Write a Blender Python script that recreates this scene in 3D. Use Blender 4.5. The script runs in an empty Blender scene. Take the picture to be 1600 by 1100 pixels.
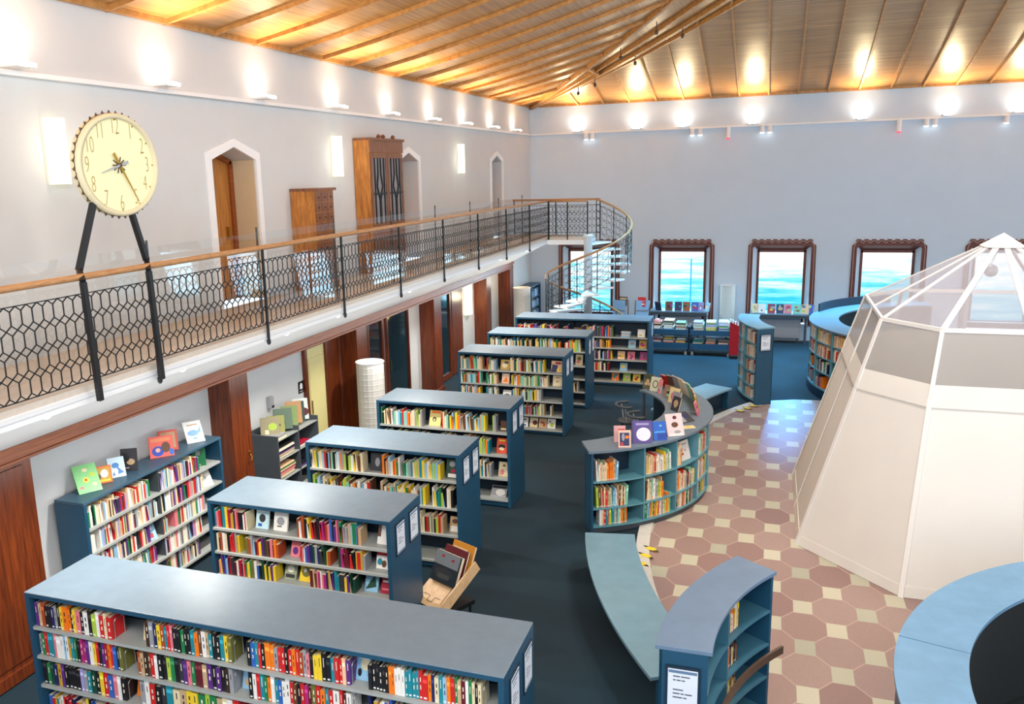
import bpy, math, random
from mathutils import Vector, Matrix
random.seed(7)
S = bpy.context.scene
COL = S.collection
PI = math.pi
cos, sin, rad = math.cos, math.sin, math.radians

# ------------------------------------------------------------------ helpers
def lin(c):
    return tuple(((x / 255) / 12.92 if x / 255 <= 0.04045 else ((x / 255 + 0.055) / 1.055) ** 2.4) for x in c)

class MB:
    """collects polygons with a colour and a material slot each; build() links them as one mesh object"""
    def __init__(s):
        s.v = []; s.f = []; s.c = []; s.m = []
    def face(s, pts, col=(1, 1, 1), mi=0):
        b = len(s.v); s.v += [tuple(p) for p in pts]; s.f.append(tuple(range(b, b + len(pts)))); s.c.append(col); s.m.append(mi)
    def poly(s, vs, fs, col=(1, 1, 1), mi=0):
        b = len(s.v); s.v += [tuple(p) for p in vs]
        for f in fs:
            s.f.append(tuple(b + i for i in f)); s.c.append(col); s.m.append(mi)
    def obox(s, o, a, b, c, col=(1, 1, 1), mi=0, top=None):
        o, a, b, c = Vector(o), Vector(a), Vector(b), Vector(c)
        vs = [o, o + a, o + a + b, o + b, o + c, o + a + c, o + a + b + c, o + b + c]
        fs = [(0, 3, 2, 1), (4, 5, 6, 7), (0, 1, 5, 4), (1, 2, 6, 5), (2, 3, 7, 6), (3, 0, 4, 7)]
        if a.cross(b).dot(c) < 0: fs = [f[::-1] for f in fs]
        k = len(s.f); s.poly(vs, fs, col, mi)
        if top is not None: s.c[k + 1] = top
    def box(s, x0, x1, y0, y1, z0, z1, col=(1, 1, 1), mi=0):
        s.obox((x0, y0, z0), (x1 - x0, 0, 0), (0, y1 - y0, 0), (0, 0, z1 - z0), col, mi)
    def bar(s, p, q, w, h=None, col=(1, 1, 1), mi=0, ref=(0, 0, 1)):
        p, q = Vector(p), Vector(q); d = q - p
        r = Vector(ref)
        if abs(d.normalized().dot(r)) > 0.98: r = Vector((1, 0, 0)) if abs(d.normalized().x) < .9 else Vector((0, 1, 0))
        a = d.cross(r).normalized() * w; b = a.cross(d).normalized() * (h or w)
        s.obox(p - a / 2 - b / 2, a, b, d, col, mi)
    def tube(s, pts, r, n=8, col=(1, 1, 1), mi=0, caps=True):
        pts = [Vector(p) for p in pts]; rings = []
        up = Vector((0, 0, 1))
        for i, p in enumerate(pts):
            d = (pts[min(i + 1, len(pts) - 1)] - pts[max(i - 1, 0)]).normalized()
            u = up if abs(d.dot(up)) < .95 else Vector((1, 0, 0))
            a = d.cross(u).normalized(); b = a.cross(d).normalized()
            rr = r[i] if isinstance(r, (list, tuple)) else r
            rings.append([p + a * rr * cos(2 * PI * k / n) + b * rr * sin(2 * PI * k / n) for k in range(n)])
        s.loft(rings, col, mi, caps)
    def loft(s, rings, col=(1, 1, 1), mi=0, caps=True, closed=True):
        n = len(rings[0]); vs = [p for r in rings for p in r]; fs = []
        for i in range(len(rings) - 1):
            for k in range(n if closed else n - 1):
                k2 = (k + 1) % n
                fs.append((i * n + k, i * n + k2, (i + 1) * n + k2, (i + 1) * n + k))
        if caps and closed:
            fs.append(tuple(range(n))[::-1]); fs.append(tuple((len(rings) - 1) * n + k for k in range(n)))
        s.poly(vs, fs, col, mi)
    def lathe(s, c, prof, n=24, col=(1, 1, 1), mi=0, caps=True):
        s.loft([[(c[0] + r * cos(2 * PI * k / n), c[1] + r * sin(2 * PI * k / n), c[2] + z) for k in range(n)] for r, z in prof], col, mi, caps)
    def prism(s, poly, z0, z1, col=(1, 1, 1), mi=0):
        s.loft([[(x, y, z0) for x, y in poly], [(x, y, z1) for x, y in poly]], col, mi)
    def sector(s, c, r0, r1, a0, a1, z0, z1, n=32, col=(1, 1, 1), mi=0):
        """ring sector; radii may be functions of the fraction along the arc"""
        R0 = r0 if callable(r0) else (lambda t: r0); R1 = r1 if callable(r1) else (lambda t: r1)
        rings = []
        for i in range(n + 1):
            t = i / n; a = rad(a0 + (a1 - a0) * t); q0 = R0(t); q1 = R1(t)
            rings.append([(c[0] + q0 * cos(a), c[1] + q0 * sin(a), z0), (c[0] + q1 * cos(a), c[1] + q1 * sin(a), z0),
                          (c[0] + q1 * cos(a), c[1] + q1 * sin(a), z1), (c[0] + q0 * cos(a), c[1] + q0 * sin(a), z1)])
        s.loft(rings, col, mi)
    def build(s, name, mat, parent=None, smooth=False, loc=None):
        me = bpy.data.meshes.new(name)
        off = Vector(loc) if loc is not None else Vector((0, 0, 0))
        if parent is not None: off = Vector(OFF[parent.name])
        me.from_pydata([tuple(Vector(p) - off) for p in s.v], [], s.f)
        for m in (mat if isinstance(mat, (list, tuple)) else [mat]): me.materials.append(m)
        me.polygons.foreach_set('material_index', s.m)
        at = me.color_attributes.new('Col', 'FLOAT_COLOR', 'CORNER')
        buf = []
        for f, c in zip(s.f, s.c): buf += list((c[0], c[1], c[2], 1.0)) * len(f)
        at.data.foreach_set('color', buf)
        if smooth: me.polygons.foreach_set('use_smooth', [True] * len(s.f))
        me.update()
        o = bpy.data.objects.new(name, me); COL.objects.link(o)
        if parent is not None: o.parent = parent
        else: o.location = off
        OFF[o.name] = tuple(off)
        return o
OFF = {}
def tag(o, label=None, cat=None, group=None, kind=None):
    if label: o['label'] = label
    if cat: o['category'] = cat
    if group: o['group'] = group
    if kind: o['kind'] = kind
    return o
def thing(name, label, cat, loc=(0, 0, 0), group=None):
    o = bpy.data.objects.new(name, None); COL.objects.link(o); o.location = loc; o.empty_display_size = .1
    OFF[o.name] = tuple(loc)
    return tag(o, label, cat, group)
def struct(name, mb, mat, smooth=False):
    return tag(mb.build(name, mat, smooth=smooth), kind='structure')
def struct_empty(name, loc):
    o = bpy.data.objects.new(name, None); COL.objects.link(o); o.location = loc; OFF[o.name] = tuple(loc); o['kind'] = 'structure'
    return o
def dup(root, loc, label=None, group=None):
    def cp(o, par):
        c = o.copy(); COL.objects.link(c)
        if par is not None: c.parent = par
        for ch in list(o.children): cp(ch, c)
        return c
    r = cp(root, None); r.location = loc
    if label: r['label'] = label
    if group: r['group'] = group
    OFF[r.name] = tuple(loc)
    return r
ORD = 'first second third fourth fifth sixth seventh eighth ninth tenth eleventh twelfth thirteenth fourteenth fifteenth sixteenth seventeenth eighteenth nineteenth twentieth'.split() + ['twenty-' + w for w in 'first second third fourth fifth sixth seventh eighth ninth'.split()] + ['thirtieth', 'thirty-first', 'thirty-second']
def bevel(o, w=.006, seg=2):
    m = o.modifiers.new('bevel', 'BEVEL'); m.width = w; m.segments = seg; m.limit_method = 'ANGLE'; return o

# ------------------------------------------------------------------ materials
class N:
    """small node-graph writer"""
    def __init__(s, name):
        s.m = bpy.data.materials.new(name); s.m.use_nodes = True; s.t = s.m.node_tree
        s.b = s.t.nodes['Principled BSDF']; s.out = s.t.nodes['Material Output']
    def node(s, typ, **kw):
        n = s.t.nodes.new(typ)
        for k, v in kw.items():
            if hasattr(n, k): setattr(n, k, v)
            else: s.set(n.inputs[k], v)
        return n
    def set(s, sock, v):
        if isinstance(v, bpy.types.NodeSocket): s.t.links.new(v, sock)
        elif isinstance(v, bpy.types.Node): s.t.links.new(v.outputs[0], sock)
        else:
            try: sock.default_value = v
            except Exception: sock.default_value = (*v, 1.0)
    def math(s, op, a, b=None, c=None):
        n = s.t.nodes.new('ShaderNodeMath'); n.operation = op
        s.set(n.inputs[0], a)
        if b is not None: s.set(n.inputs[1], b)
        if c is not None: s.set(n.inputs[2], c)
        return n.outputs[0]
    def mix(s, f, a, b, blend='MIX'):
        n = s.t.nodes.new('ShaderNodeMix'); n.data_type = 'RGBA'; n.blend_type = blend
        s.set(n.inputs[0], f)
        for i, v in ((6, a), (7, b)):
            s.set(n.inputs[i], v if isinstance(v, (bpy.types.NodeSocket, bpy.types.Node)) else (*v[:3], 1.0))
        return n.outputs[2]
    def obj(s, scale=(1, 1, 1), rot=(0, 0, 0)):
        # world-space position: materials stay put on every object
        g = s.t.nodes.new('ShaderNodeNewGeometry'); mp = s.t.nodes.new('ShaderNodeMapping')
        s.t.links.new(g.outputs['Position'], mp.inputs['Vector']); mp.inputs['Scale'].default_value = scale; mp.inputs['Rotation'].default_value = rot
        return mp.outputs[0]
    def noise(s, scale=5, detail=3, vec=None, rough=.5):
        n = s.t.nodes.new('ShaderNodeTexNoise'); n.inputs['Scale'].default_value = scale; n.inputs['Detail'].default_value = detail; n.inputs['Roughness'].default_value = rough
        s.t.links.new(vec if vec is not None else s.obj(), n.inputs['Vector']); return n.outputs[0]
    def ramp(s, f, stops):
        n = s.t.nodes.new('ShaderNodeValToRGB'); s.set(n.inputs[0], f); e = n.color_ramp.elements
        while len(e) < len(stops): e.new(.5)
        for el, (p, c) in zip(e, stops): el.position = p; el.color = (*c[:3], 1)
        return n.outputs[0]
    def bump(s, h, strength=.2, dist=.01):
        n = s.t.nodes.new('ShaderNodeBump'); n.inputs['Strength'].default_value = strength; n.inputs['Distance'].default_value = dist
        s.set(n.inputs['Height'], h); s.t.links.new(n.outputs[0], s.b.inputs['Normal'])
    def base(s, c): s.set(s.b.inputs['Base Color'], c if isinstance(c, (bpy.types.NodeSocket, bpy.types.Node)) else (*c[:3], 1.0)); return s
    def rough(s, r): s.set(s.b.inputs['Roughness'], r); return s
    def p(s, **kw):
        for k, v in kw.items(): s.set(s.b.inputs[k.replace('_', ' ')], v)
        return s

def plain(name, rgb, rough=.5, var=.06, scale=6, metal=0, **kw):
    n = N(name); c = lin(rgb)
    d = tuple(x * (1 - var) for x in c); l = tuple(min(1, x * (1 + var)) for x in c)
    n.base(n.ramp(n.noise(scale, 3), [(.3, d), (.7, l)])).rough(rough); n.p(Metallic=metal, **kw)
    return n.m
def wood(name, dark, light, rough=.4, scale=(2, 2, .25), fine=14):
    n = N(name)
    a = n.noise(fine, 6, n.obj(scale), .6)
    n.base(n.ramp(a, [(.3, lin(dark)), (.7, lin(light))])).rough(rough)
    return n.m
def emit(name, rgb, strength):
    n = N(name); n.base((0, 0, 0)).rough(.5); n.p(Emission_Color=(*lin(rgb), 1), Emission_Strength=strength); return n.m

M = {}
M['wall'] = plain('wall_paint_white', (206, 208, 209), .75, .015, 3)
M['wall_back'] = plain('wall_paint_cool', (204, 219, 233), .75, .015, 2)
M['soffit'] = plain('soffit_paint', (226, 226, 226), .7, .015)
M['white'] = plain('white_enamel', (238, 238, 238), .4, .01)
M['stone'] = plain('kerb_stone', (205, 200, 192), .45, .06, 20)
M['terrazzo'] = plain('gallery_terrazzo', (208, 196, 182), .4, .06, 30)
M['teal'] = plain('teal_lacquer', (30, 74, 100), .42, .05)
M['teal_dark'] = plain('teal_dark', (18, 42, 60), .5, .05)
M['teal_light'] = plain('teal_cubby', (92, 146, 160), .45, .04)
M['top'] = plain('linoleum_top_grey', (104, 121, 135), .44, .05, 9)
M['bench'] = plain('linoleum_bench', (112, 148, 164), .4, .06, 5)
M['desk'] = plain('linoleum_desk_blue', (104, 148, 182), .42, .07, 5)
M['shelf'] = plain('shelf_metal_grey', (164, 168, 164), .4, .03)
M['grey_dark'] = plain('dark_grey_metal', (70, 76, 82), .5, .05)
M['teal_mid'] = plain('teal_mid', (58, 106, 126), .45, .05)
M['well'] = plain('desk_well_shade', (6, 18, 20), .8, .2, 40)  # near-black: shade inside the ring counters is put into the colour
M['black'] = plain('black_iron', (20, 20, 22), .4, .1)
M['wire'] = plain('wire_steel', (190, 190, 190), .3, .03, metal=.8)
M['rail'] = wood('rail_oak', (160, 110, 66), (200, 150, 100), .35, (6, .6, 6))
M['pine'] = wood('cabinet_oak', (150, 88, 30), (206, 138, 62), .4, (3, 3, .4), 8)
M['walnut'] = wood('cabinet_walnut', (104, 62, 40), (150, 98, 66), .4, (3, 3, .4), 10)
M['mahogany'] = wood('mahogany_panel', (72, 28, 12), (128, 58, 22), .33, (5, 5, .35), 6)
M['mahogany_lit'] = wood('mahogany_lit_tone', (112, 50, 16), (160, 82, 30), .35, (6, .35, 6), 6)  # lighter copy of the mahogany, with the light on it put into the colour
M['window_wood'] = wood('window_wood', (74, 30, 24), (120, 56, 44), .4, (8, 8, .8), 6)
M['door_oak'] = wood('door_oak', (150, 92, 36), (190, 124, 54), .4, (5, 5, .4), 6)
M['cream'] = plain('cream_door_paint', (226, 214, 150), .5, .04, 2)
M['plywood'] = wood('plywood', (200, 160, 115), (226, 190, 145), .5, (1.5, 1.5, 1.5), 9)
M['paper_lamp'] = plain('lamp_paper', (214, 210, 202), .8, .02, 12)
M['paper'] = plain('sheet_paper', (214, 220, 230), .6, .02)
M['ink'] = plain('print_ink', (90, 95, 105), .6, .1)
M['blue_ink'] = plain('print_blue', (92, 120, 150), .6, .05)
M['red'] = plain('red_panel', (186, 14, 24), .4, .05)
M['brass'] = plain('brass', (170, 130, 60), .3, .08, metal=.9)
M['bronze'] = plain('bronze_dark', (84, 62, 48), .45, .15, 25)
M['gold'] = plain('gold_numerals', (176, 140, 50), .35, .1, metal=.3)
M['dialrim'] = plain('dial_rim', (222, 210, 172), .45, .04)
M['steel'] = plain('brushed_steel', (176, 178, 180), .35, .04, metal=.3)
M['glass_dark'] = plain('door_glass_dark', (26, 44, 52), .08, .2, 2)
M['yellow'] = plain('hazard_yellow', (236, 206, 40), .5, .04)
M['lamp_on'] = emit('lamp_glow', (255, 250, 236), 14)
M['lamp_soft'] = emit('sconce_glow', (255, 246, 205), 1.15)
M['lamp_spot'] = emit('spot_glow', (255, 252, 246), 3)
M['lamp_red'] = emit('red_glow', (255, 50, 70), 1.6)
n = N('dial_glass'); g = n.t.nodes.new('ShaderNodeNewGeometry')
n.base((.5, .48, .3)).rough(.5)
n.p(Emission_Color=(*lin((244, 238, 186)), 1), Emission_Strength=.32); M['dial'] = n.m

n = N('book_covers'); a = n.t.nodes.new('ShaderNodeVertexColor'); a.layer_name = 'Col'
k = n.math('MULTIPLY_ADD', n.noise(60, 2), .3, .86)
n.base(n.mix(1.0, a.outputs[0], k, 'MULTIPLY')).rough(.42); M['book'] = n.m

n = N('carpet_teal')
big = n.noise(.5, 2); fine = n.noise(140, 2)
c1 = n.ramp(big, [(.35, lin((5, 32, 43))), (.65, lin((11, 50, 65)))])
n.base(n.mix(n.math('MULTIPLY', fine, .5), c1, lin((5, 22, 32)))).rough(.95); n.bump(fine, .35, .01); M['carpet'] = n.m

# hexagon-and-square floor: squares on a diagonal lattice, joints between them
n = N('floor_octagon_tiles')
geo = n.t.nodes.new('ShaderNodeNewGeometry'); sp = n.t.nodes.new('ShaderNodeSeparateXYZ'); n.t.links.new(geo.outputs['Position'], sp.inputs[0])
X = n.math('DIVIDE', n.math('SUBTRACT', sp.outputs[0], .53), .70); Y = n.math('DIVIDE', n.math('SUBTRACT', sp.outputs[1], 10.22), .93)
def sq(dx):
    a = n.math('ABSOLUTE', n.math('SUBTRACT', n.math('FRACT', n.math('ADD', X, .5 + dx)), .5))
    b = n.math('ABSOLUTE', n.math('SUBTRACT', n.math('FRACT', n.math('ADD', Y, .5 + dx)), .5))
    return n.math('MULTIPLY', n.math('LESS_THAN', a, .152), n.math('LESS_THAN', b, .167))
mask = n.math('MAXIMUM', sq(0), sq(.5))
s_ = n.math('ADD', X, Y); t_ = n.math('SUBTRACT', X, Y)
def line(v): return n.math('LESS_THAN', n.math('ABSOLUTE', n.math('SUBTRACT', n.math('FRACT', n.math('ADD', v, .5)), .5)), .012)
grout = n.math('MAXIMUM', line(s_), line(t_))
h_ = n.math('MULTIPLY', mask, .5); cb = n.t.nodes.new('ShaderNodeCombineXYZ'); n.set(cb.inputs[0], n.math('FLOOR', n.math('ADD', s_, h_))); n.set(cb.inputs[1], n.math('FLOOR', n.math('ADD', t_, h_))); n.set(cb.inputs[2], n.math('MULTIPLY', mask, 7.3))
wn = n.t.nodes.new('ShaderNodeTexWhiteNoise'); n.t.links.new(cb.outputs[0], wn.inputs['Vector'])
octc = n.ramp(wn.outputs[0], [(.0, lin((146, 118, 112))), (.35, lin((162, 137, 128))), (.7, lin((170, 147, 138))), (1, lin((154, 130, 126)))])
speck = n.noise(55, 4)
octc = n.mix(n.math('MULTIPLY', speck, .4), octc, lin((124, 92, 86)))
sqc = n.ramp(wn.outputs[0], [(0, lin((176, 174, 154))), (.5, lin((200, 194, 172))), (1, lin((166, 164, 146)))])
col = n.mix(mask, n.mix(grout, octc, lin((186, 158, 146))), n.mix(n.math('MULTIPLY', speck, .25), sqc, lin((160, 155, 130))))
n.base(col).rough(n.math('MULTIPLY_ADD', speck, .25, .32)); n.p(Specular_IOR_Level=.3); M['tiles'] = n.m

n = N('ceiling_veneer')
st = n.noise(1, 4, n.obj((.6, 26, 2)), .6); st2 = n.noise(1, 4, n.obj((26, .6, 2)), .6)
geo = n.t.nodes.new('ShaderNodeNewGeometry'); sp = n.t.nodes.new('ShaderNodeSeparateXYZ'); n.t.links.new(geo.outputs['Normal'], sp.inputs[0])
isback = n.math('GREATER_THAN', n.math('ABSOLUTE', sp.outputs[1]), n.math('ABSOLUTE', sp.outputs[0]))
f = n.math('ADD', n.math('MULTIPLY', st, isback), n.math('MULTIPLY', st2, n.math('SUBTRACT', 1, isback)))
n.base(n.ramp(f, [(.3, lin((150, 104, 58))), (.7, lin((200, 150, 90)))])).rough(.36); M['ceil'] = n.m
M['rib'] = wood('ceiling_rib_oak', (168, 112, 56), (206, 150, 84), .45, (2, 2, 2), 5)

# outside seen through the striped window film: pale sky, snow and turquoise bands
def view_mat(name, seed, cyan):
    n = N(name)
    geo = n.t.nodes.new('ShaderNodeNewGeometry'); mp = n.t.nodes.new('ShaderNodeMapping'); n.t.links.new(geo.outputs['Position'], mp.inputs['Vector'])
    mp.inputs['Scale'].default_value = (.3, .2, 3.6); mp.inputs['Location'].default_value = (seed, 0, seed * .37)
    a = n.noise(1.5, 7, mp.outputs[0], .7)
    sp = n.t.nodes.new('ShaderNodeSeparateXYZ'); n.t.links.new(geo.outputs['Position'], sp.inputs[0])
    h = n.math('DIVIDE', n.math('SUBTRACT', sp.outputs[2], .76), 1.9)
    f = n.math('ADD', a, n.math('MULTIPLY', n.math('SUBTRACT', h, .5), cyan))
    c = n.ramp(f, [(.32, lin((40, 190, 232))), (.45, lin((120, 222, 246))), (.55, lin((205, 240, 252))), (.66, lin((255, 255, 255)))])
    n.base((0, 0, 0)).rough(.4); n.p(Emission_Color=c, Emission_Strength=.9)
    return n.m
VIEWS = [view_mat('window_view_%s' % w, s, c) for w, s, c in (('stair', 3.1, .25), ('desk', 8.2, .22), ('middle', 14.7, .5), ('ring', 21.3, .35), ('tent', 30.9, .3), ('far', 41.0, .3), ('end', 52.0, .3))]

n = N('balustrade_glass')
tr = n.t.nodes.new('ShaderNodeBsdfTransparent'); tr.inputs[0].default_value = (.96, .975, .97, 1)
gl = n.t.nodes.new('ShaderNodeBsdfGlossy'); gl.inputs['Roughness'].default_value = .02; gl.inputs[0].default_value = (1, 1, 1, 1)
fr = n.t.nodes.new('ShaderNodeFresnel'); fr.inputs[0].default_value = 1.5
mx = n.t.nodes.new('ShaderNodeMixShader'); n.set(mx.inputs[0], n.math('MULTIPLY_ADD', fr.outputs[0], 1.3, .02)); n.t.links.new(tr.outputs[0], mx.inputs[1]); n.t.links.new(gl.outputs[0], mx.inputs[2])
n.t.links.new(mx.outputs[0], n.out.inputs[0]); M['glass'] = n.m

def net_mat(name, opacity, rgb):
    n = N(name); n.base(lin(rgb)).rough(.9)
    tr = n.t.nodes.new('ShaderNodeBsdfTransparent'); mx = n.t.nodes.new('ShaderNodeMixShader')
    w = n.noise(300, 1); n.set(mx.inputs[0], n.math('MULTIPLY_ADD', w, .1, opacity - .05))
    n.t.links.new(tr.outputs[0], mx.inputs[1]); n.t.links.new(n.b.outputs[0], mx.inputs[2]); n.t.links.new(mx.outputs[0], n.out.inputs[0]); return n.m
M['net_roof'] = net_mat('tent_roof_net', .36, (206, 202, 212))
M['net_side'] = net_mat('tent_side_net', .55, (196, 192, 188))
M['canvas'] = plain('tent_canvas', (228, 223, 215), .85, .015, 2)
M['tent_frame'] = plain('tent_frame_white', (238, 235, 230), .5, .01)

# ------------------------------------------------------------------ room
XL, YB, XR = -7.4, 27.2, 15.0
XP = -7.78           # recessed wall below the gallery
def cz(d): return 7.2 + .19 * d + .012 * d * d
# tile area: two arcs mirrored about the middle of the hall
CS, CN, RT = (6.4, 12.3), (6.4, 15.1), 7.9
def arc(c, r, a0, a1, n): return [(c[0] + r * cos(rad(a0 + (a1 - a0) * i / n)), c[1] + r * sin(rad(a0 + (a1 - a0) * i / n))) for i in range(n + 1)]
edge = arc(CS, RT, 246, 180, 40) + arc(CN, RT, 180, 144.5, 30) + [(.05, 19.85), (.6, 20.1), (1.1, 20.15), (2.5, 20.2), (4.5, 20.5), (6.4, 21.0)]
mb = MB(); mb.face([(XP - .3, -1, -.02), (XR, -1, -.02), (XR, YB + .4, -.02), (XP - .3, YB + .4, -.02)]); struct('floor', mb, M['carpet'])
mb = MB(); mb.prism(edge + [(XR, 21.0), (XR, 5.2)], -.018, -.004); struct('tile_floor', mb, M['tiles'])
# kerb of pale stone along the curved tile edge
for nm, c, a0, a1 in (('trim_1', CS, 236, 180), ('trim_2', CN, 180, 144)):
    mb = MB(); mb.sector(c, RT - .01, RT + .17, a0, a1, -.02, .015, 48); struct(nm, mb, M['stone'])

# long wall above the gallery, with three pointed doorways cut out
def pointed(y0, y1, zs, za): return [(y0, 3.38), (y0, zs), ((y0 + y1) / 2, za), (y1, zs), (y1, 3.38)]
ARCH = [(10.31, 11.41, 5.48, 5.66), (16.75, 17.8, 5.48, 5.66), (23.08, 24.04, 5.48, 5.66)]
mb = MB(); y = -1
for a in ARCH:
    mb.face([(XL, y, 3.2), (XL, a[0], 3.2), (XL, a[0], 7.3), (XL, y, 7.3)])
    m = (a[0] + a[1]) / 2
    mb.face([(XL, a[0], a[2]), (XL, m, a[3]), (XL, m, 7.3), (XL, a[0], 7.3)]); mb.face([(XL, m, a[3]), (XL, a[1], a[2]), (XL, a[1], 7.3), (XL, m, 7.3)])
    P = pointed(*a); d = .6
    for i in range(4): mb.face([(XL, *P[i]), (XL, *P[i + 1]), (XL - d, *P[i + 1]), (XL - d, *P[i])])
    mb.face([(XL - d, a[0] - .1, 3.38), (XL - d, a[1] + .1, 3.38), (XL - d, a[1] + .1, 6), (XL - d, a[0] - .1, 6)])
    y = a[1]
mb.face([(XL, y, 3.2), (XL, YB, 3.2), (XL, YB, 7.3), (XL, y, 7.3)]); struct('wall_left', mb, M['wall'])
# lower wall: recessed plaster
mb = MB(); mb.box(XP - .1, XP, -1, 25.1, 0, 2.6); mb.box(XP - .1, XL, 25.1, YB, 0, 3.3); struct('wall_left_lower', mb, M['wall'])
# back wall with window holes
WX = [(-6.47, -4.52), (-3.58, -1.64), (-.66, 1.22), (2.18, 4.11), (5.06, 6.98), (7.96, 9.9), (10.85, 12.8)]
ZW0, ZW1 = .5, 2.84
mb = MB(); x = XP
for a, b in WX:
    a += .13; b -= .13
    mb.face([(x, YB, 0), (a, YB, 0), (a, YB, 7.3), (x, YB, 7.3)]); mb.face([(a, YB, ZW1), (b, YB, ZW1), (b, YB, 7.3), (a, YB, 7.3)]); mb.face([(a, YB, 0), (b, YB, 0), (b, YB, ZW0), (a, YB, ZW0)])
    x = b
mb.face([(x, YB, 0), (XR, YB, 0), (XR, YB, 7.3), (x, YB, 7.3)]); struct('wall_back', mb, M['wall_back'])
# ledge strips and cornices
mb = MB(); mb.box(XL, XL + .07, -1, YB, 6.3, 6.35); struct('trim_3', mb, M['white'])
mb = MB(); mb.box(XL, XR, YB - .07, YB, 6.3, 6.35); struct('trim_4', mb, M['white'])
mb = MB(); mb.box(XL, XL + .08, -1, YB, 7.15, 7.23); struct('trim_5', mb, M['rib'])
mb = MB(); mb.box(XL, XR, YB - .08, YB, 7.15, 7.23); struct('trim_6', mb, M['rib'])

# hipped veneer ceiling, slightly dished, with oak ribs
mb = MB(); D = [0, 1, 2, 3, 4, 5, 6, 7, 8, 9, 10]
for i in range(10):
    d0, d1 = D[i], D[i + 1]
    mb.face([(XL + d0, -1, cz(d0)), (XL + d0, YB - d0, cz(d0)), (XL + d1, YB - d1, cz(d1)), (XL + d1, -1, cz(d1))])
    mb.face([(XL + d0, YB - d0, cz(d0)), (XR, YB - d0, cz(d0)), (XR, YB - d1, cz(d1)), (XL + d1, YB - d1, cz(d1))])
mb.face([(XL + 10, -1, cz(10)), (XL + 10, YB - 10, cz(10)), (XR, YB - 10, cz(10)), (XR, -1, cz(10))])
ceil = struct('ceiling', mb, M['ceil'])
def rib(fun, d0, d1, w=.05, h=.06):
    mb = MB(); k = 10
    P = [Vector(fun(d0 + (d1 - d0) * i / k)) for i in range(k + 1)]
    for i in range(k): mb.bar(P[i], P[i + 1], w, h)
    mb.build('rib', M['rib'], ceil)
y = 3.47
while y < YB - 1.3:
    lim = min(9.9, (YB - y) / 1.6 - .05)
    if lim > .25: rib(lambda d: (XL + d, y, cz(d) - .03), 0, lim)
    y += 1.018
x = -5.83
while x < XR - .5:
    rib(lambda d: (x, YB - d, cz(d) - .03), 0, min(9.9, (x - XL) - .1)); x += .793
# hip: a rib-free band between three beams that fan out of the corner
for ky, w, dz in ((1.6, .08, .05), (1.27, .05, .05), (1.02, .12, .07), (.94, .05, .05)):
    rib(lambda d: (XL + d, YB - d * ky, cz(d * min(1, ky)) - dz), .05, 9.9, w, .1)
mb = MB(); mb.bar((XL + 2.75, YB - 2.75 * 1.6, cz(2.75) - .07), (XL + 2.75, YB - 2.75, cz(2.75) - .07), .06, .08); mb.build('rib', M['rib'], ceil)

# gallery slab, soffit
XG = -5.9; YG = 24.65; YS = 23.45      # gallery edge, gallery end, stair landing edge
mb = MB()
mb.box(XL, XG - .02, -1, YG, 3.3, 3.37); mb.box(XG, -4.78, YS, YG, 3.3, 3.37)
struct('gallery_floor_slab', mb, M['terrazzo'])
mb = MB()
mb.face([(XG, -1, 3.27), (XG, YG, 3.27), (XL, YG, 2.52), (XL, -1, 2.52)]); mb.face([(XG, -1, 3.3), (XG, YS, 3.3), (XG, YS, 3.26), (XG, -1, 3.26)])
mb.face([(XG, YG, 3.3), (XL, YG, 3.3), (XL, YG, 2.52), (XG, YG, 3.27)]); mb.box(XG, -4.78, YS, YG, 3.2, 3.3)
struct('ceiling_soffit', mb, M['soffit'])
mb = MB(); mb.box(XG - .05, XG - .015, -1, YS, 3.2, 3.31); mb.box(XG, -4.78, YS - .04, YS, 3.18, 3.31); struct('trim_7', mb, M['white'])
mb = MB(); mb.box(-6.85, -6.81, 6.1, 6.14, 2.6, 2.85); mb.face([(-5.93, 6.1, 3.26), (-7.4, 6.1, 2.53), (-7.4, 6.15, 2.53), (-5.93, 6.15, 3.26)]); 
# wooden beam and pillars of the lower wall
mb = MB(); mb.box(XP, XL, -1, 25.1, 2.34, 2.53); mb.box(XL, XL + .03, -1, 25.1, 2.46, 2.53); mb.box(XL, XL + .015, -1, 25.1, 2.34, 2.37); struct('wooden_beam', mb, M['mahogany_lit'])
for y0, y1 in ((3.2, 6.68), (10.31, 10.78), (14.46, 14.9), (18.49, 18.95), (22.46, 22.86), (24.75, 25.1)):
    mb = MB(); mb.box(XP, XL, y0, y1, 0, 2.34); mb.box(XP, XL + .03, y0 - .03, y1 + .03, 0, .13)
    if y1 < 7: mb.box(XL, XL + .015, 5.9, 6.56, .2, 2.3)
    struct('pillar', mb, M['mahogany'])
# doorways in the recesses
def panel(nm, y0, y1, mat, z1=2.34, d=.03, x=XP):
    mb = MB(); mb.box(x, x + d, y0, y1, 0, z1); return struct(nm, mb, mat)
def glazed(nm, y0, y1, frame, pane_mat, fw=.09, z1=2.3):
    r = struct_empty(nm, (XP, y0, 0))
    mb = MB(); mb.box(XP, XP + .07, y0, y0 + fw, 0, z1); mb.box(XP, XP + .07, y1 - fw, y1, 0, z1); mb.box(XP, XP + .07, y0 + fw, y1 - fw, z1 - .1, z1); mb.box(XP, XP + .07, y0 + fw, y1 - fw, 0, .15); mb.build('door_frame', frame, r)
    mb = MB(); mb.box(XP, XP + .03, y0 + fw, y1 - fw, .15, z1 - .1); mb.build('pane', pane_mat, r)
    mb = MB(); mb.tube([(XP + .09, y0 + fw + .05, 1.0), (XP + .09, y0 + fw + .05, 1.25)], .012); mb.build('door_handle', M['brass'], r)
    return r
r = glazed('door_1', 13.03, 13.86, M['mahogany'], M['cream'], .08); 
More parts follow.
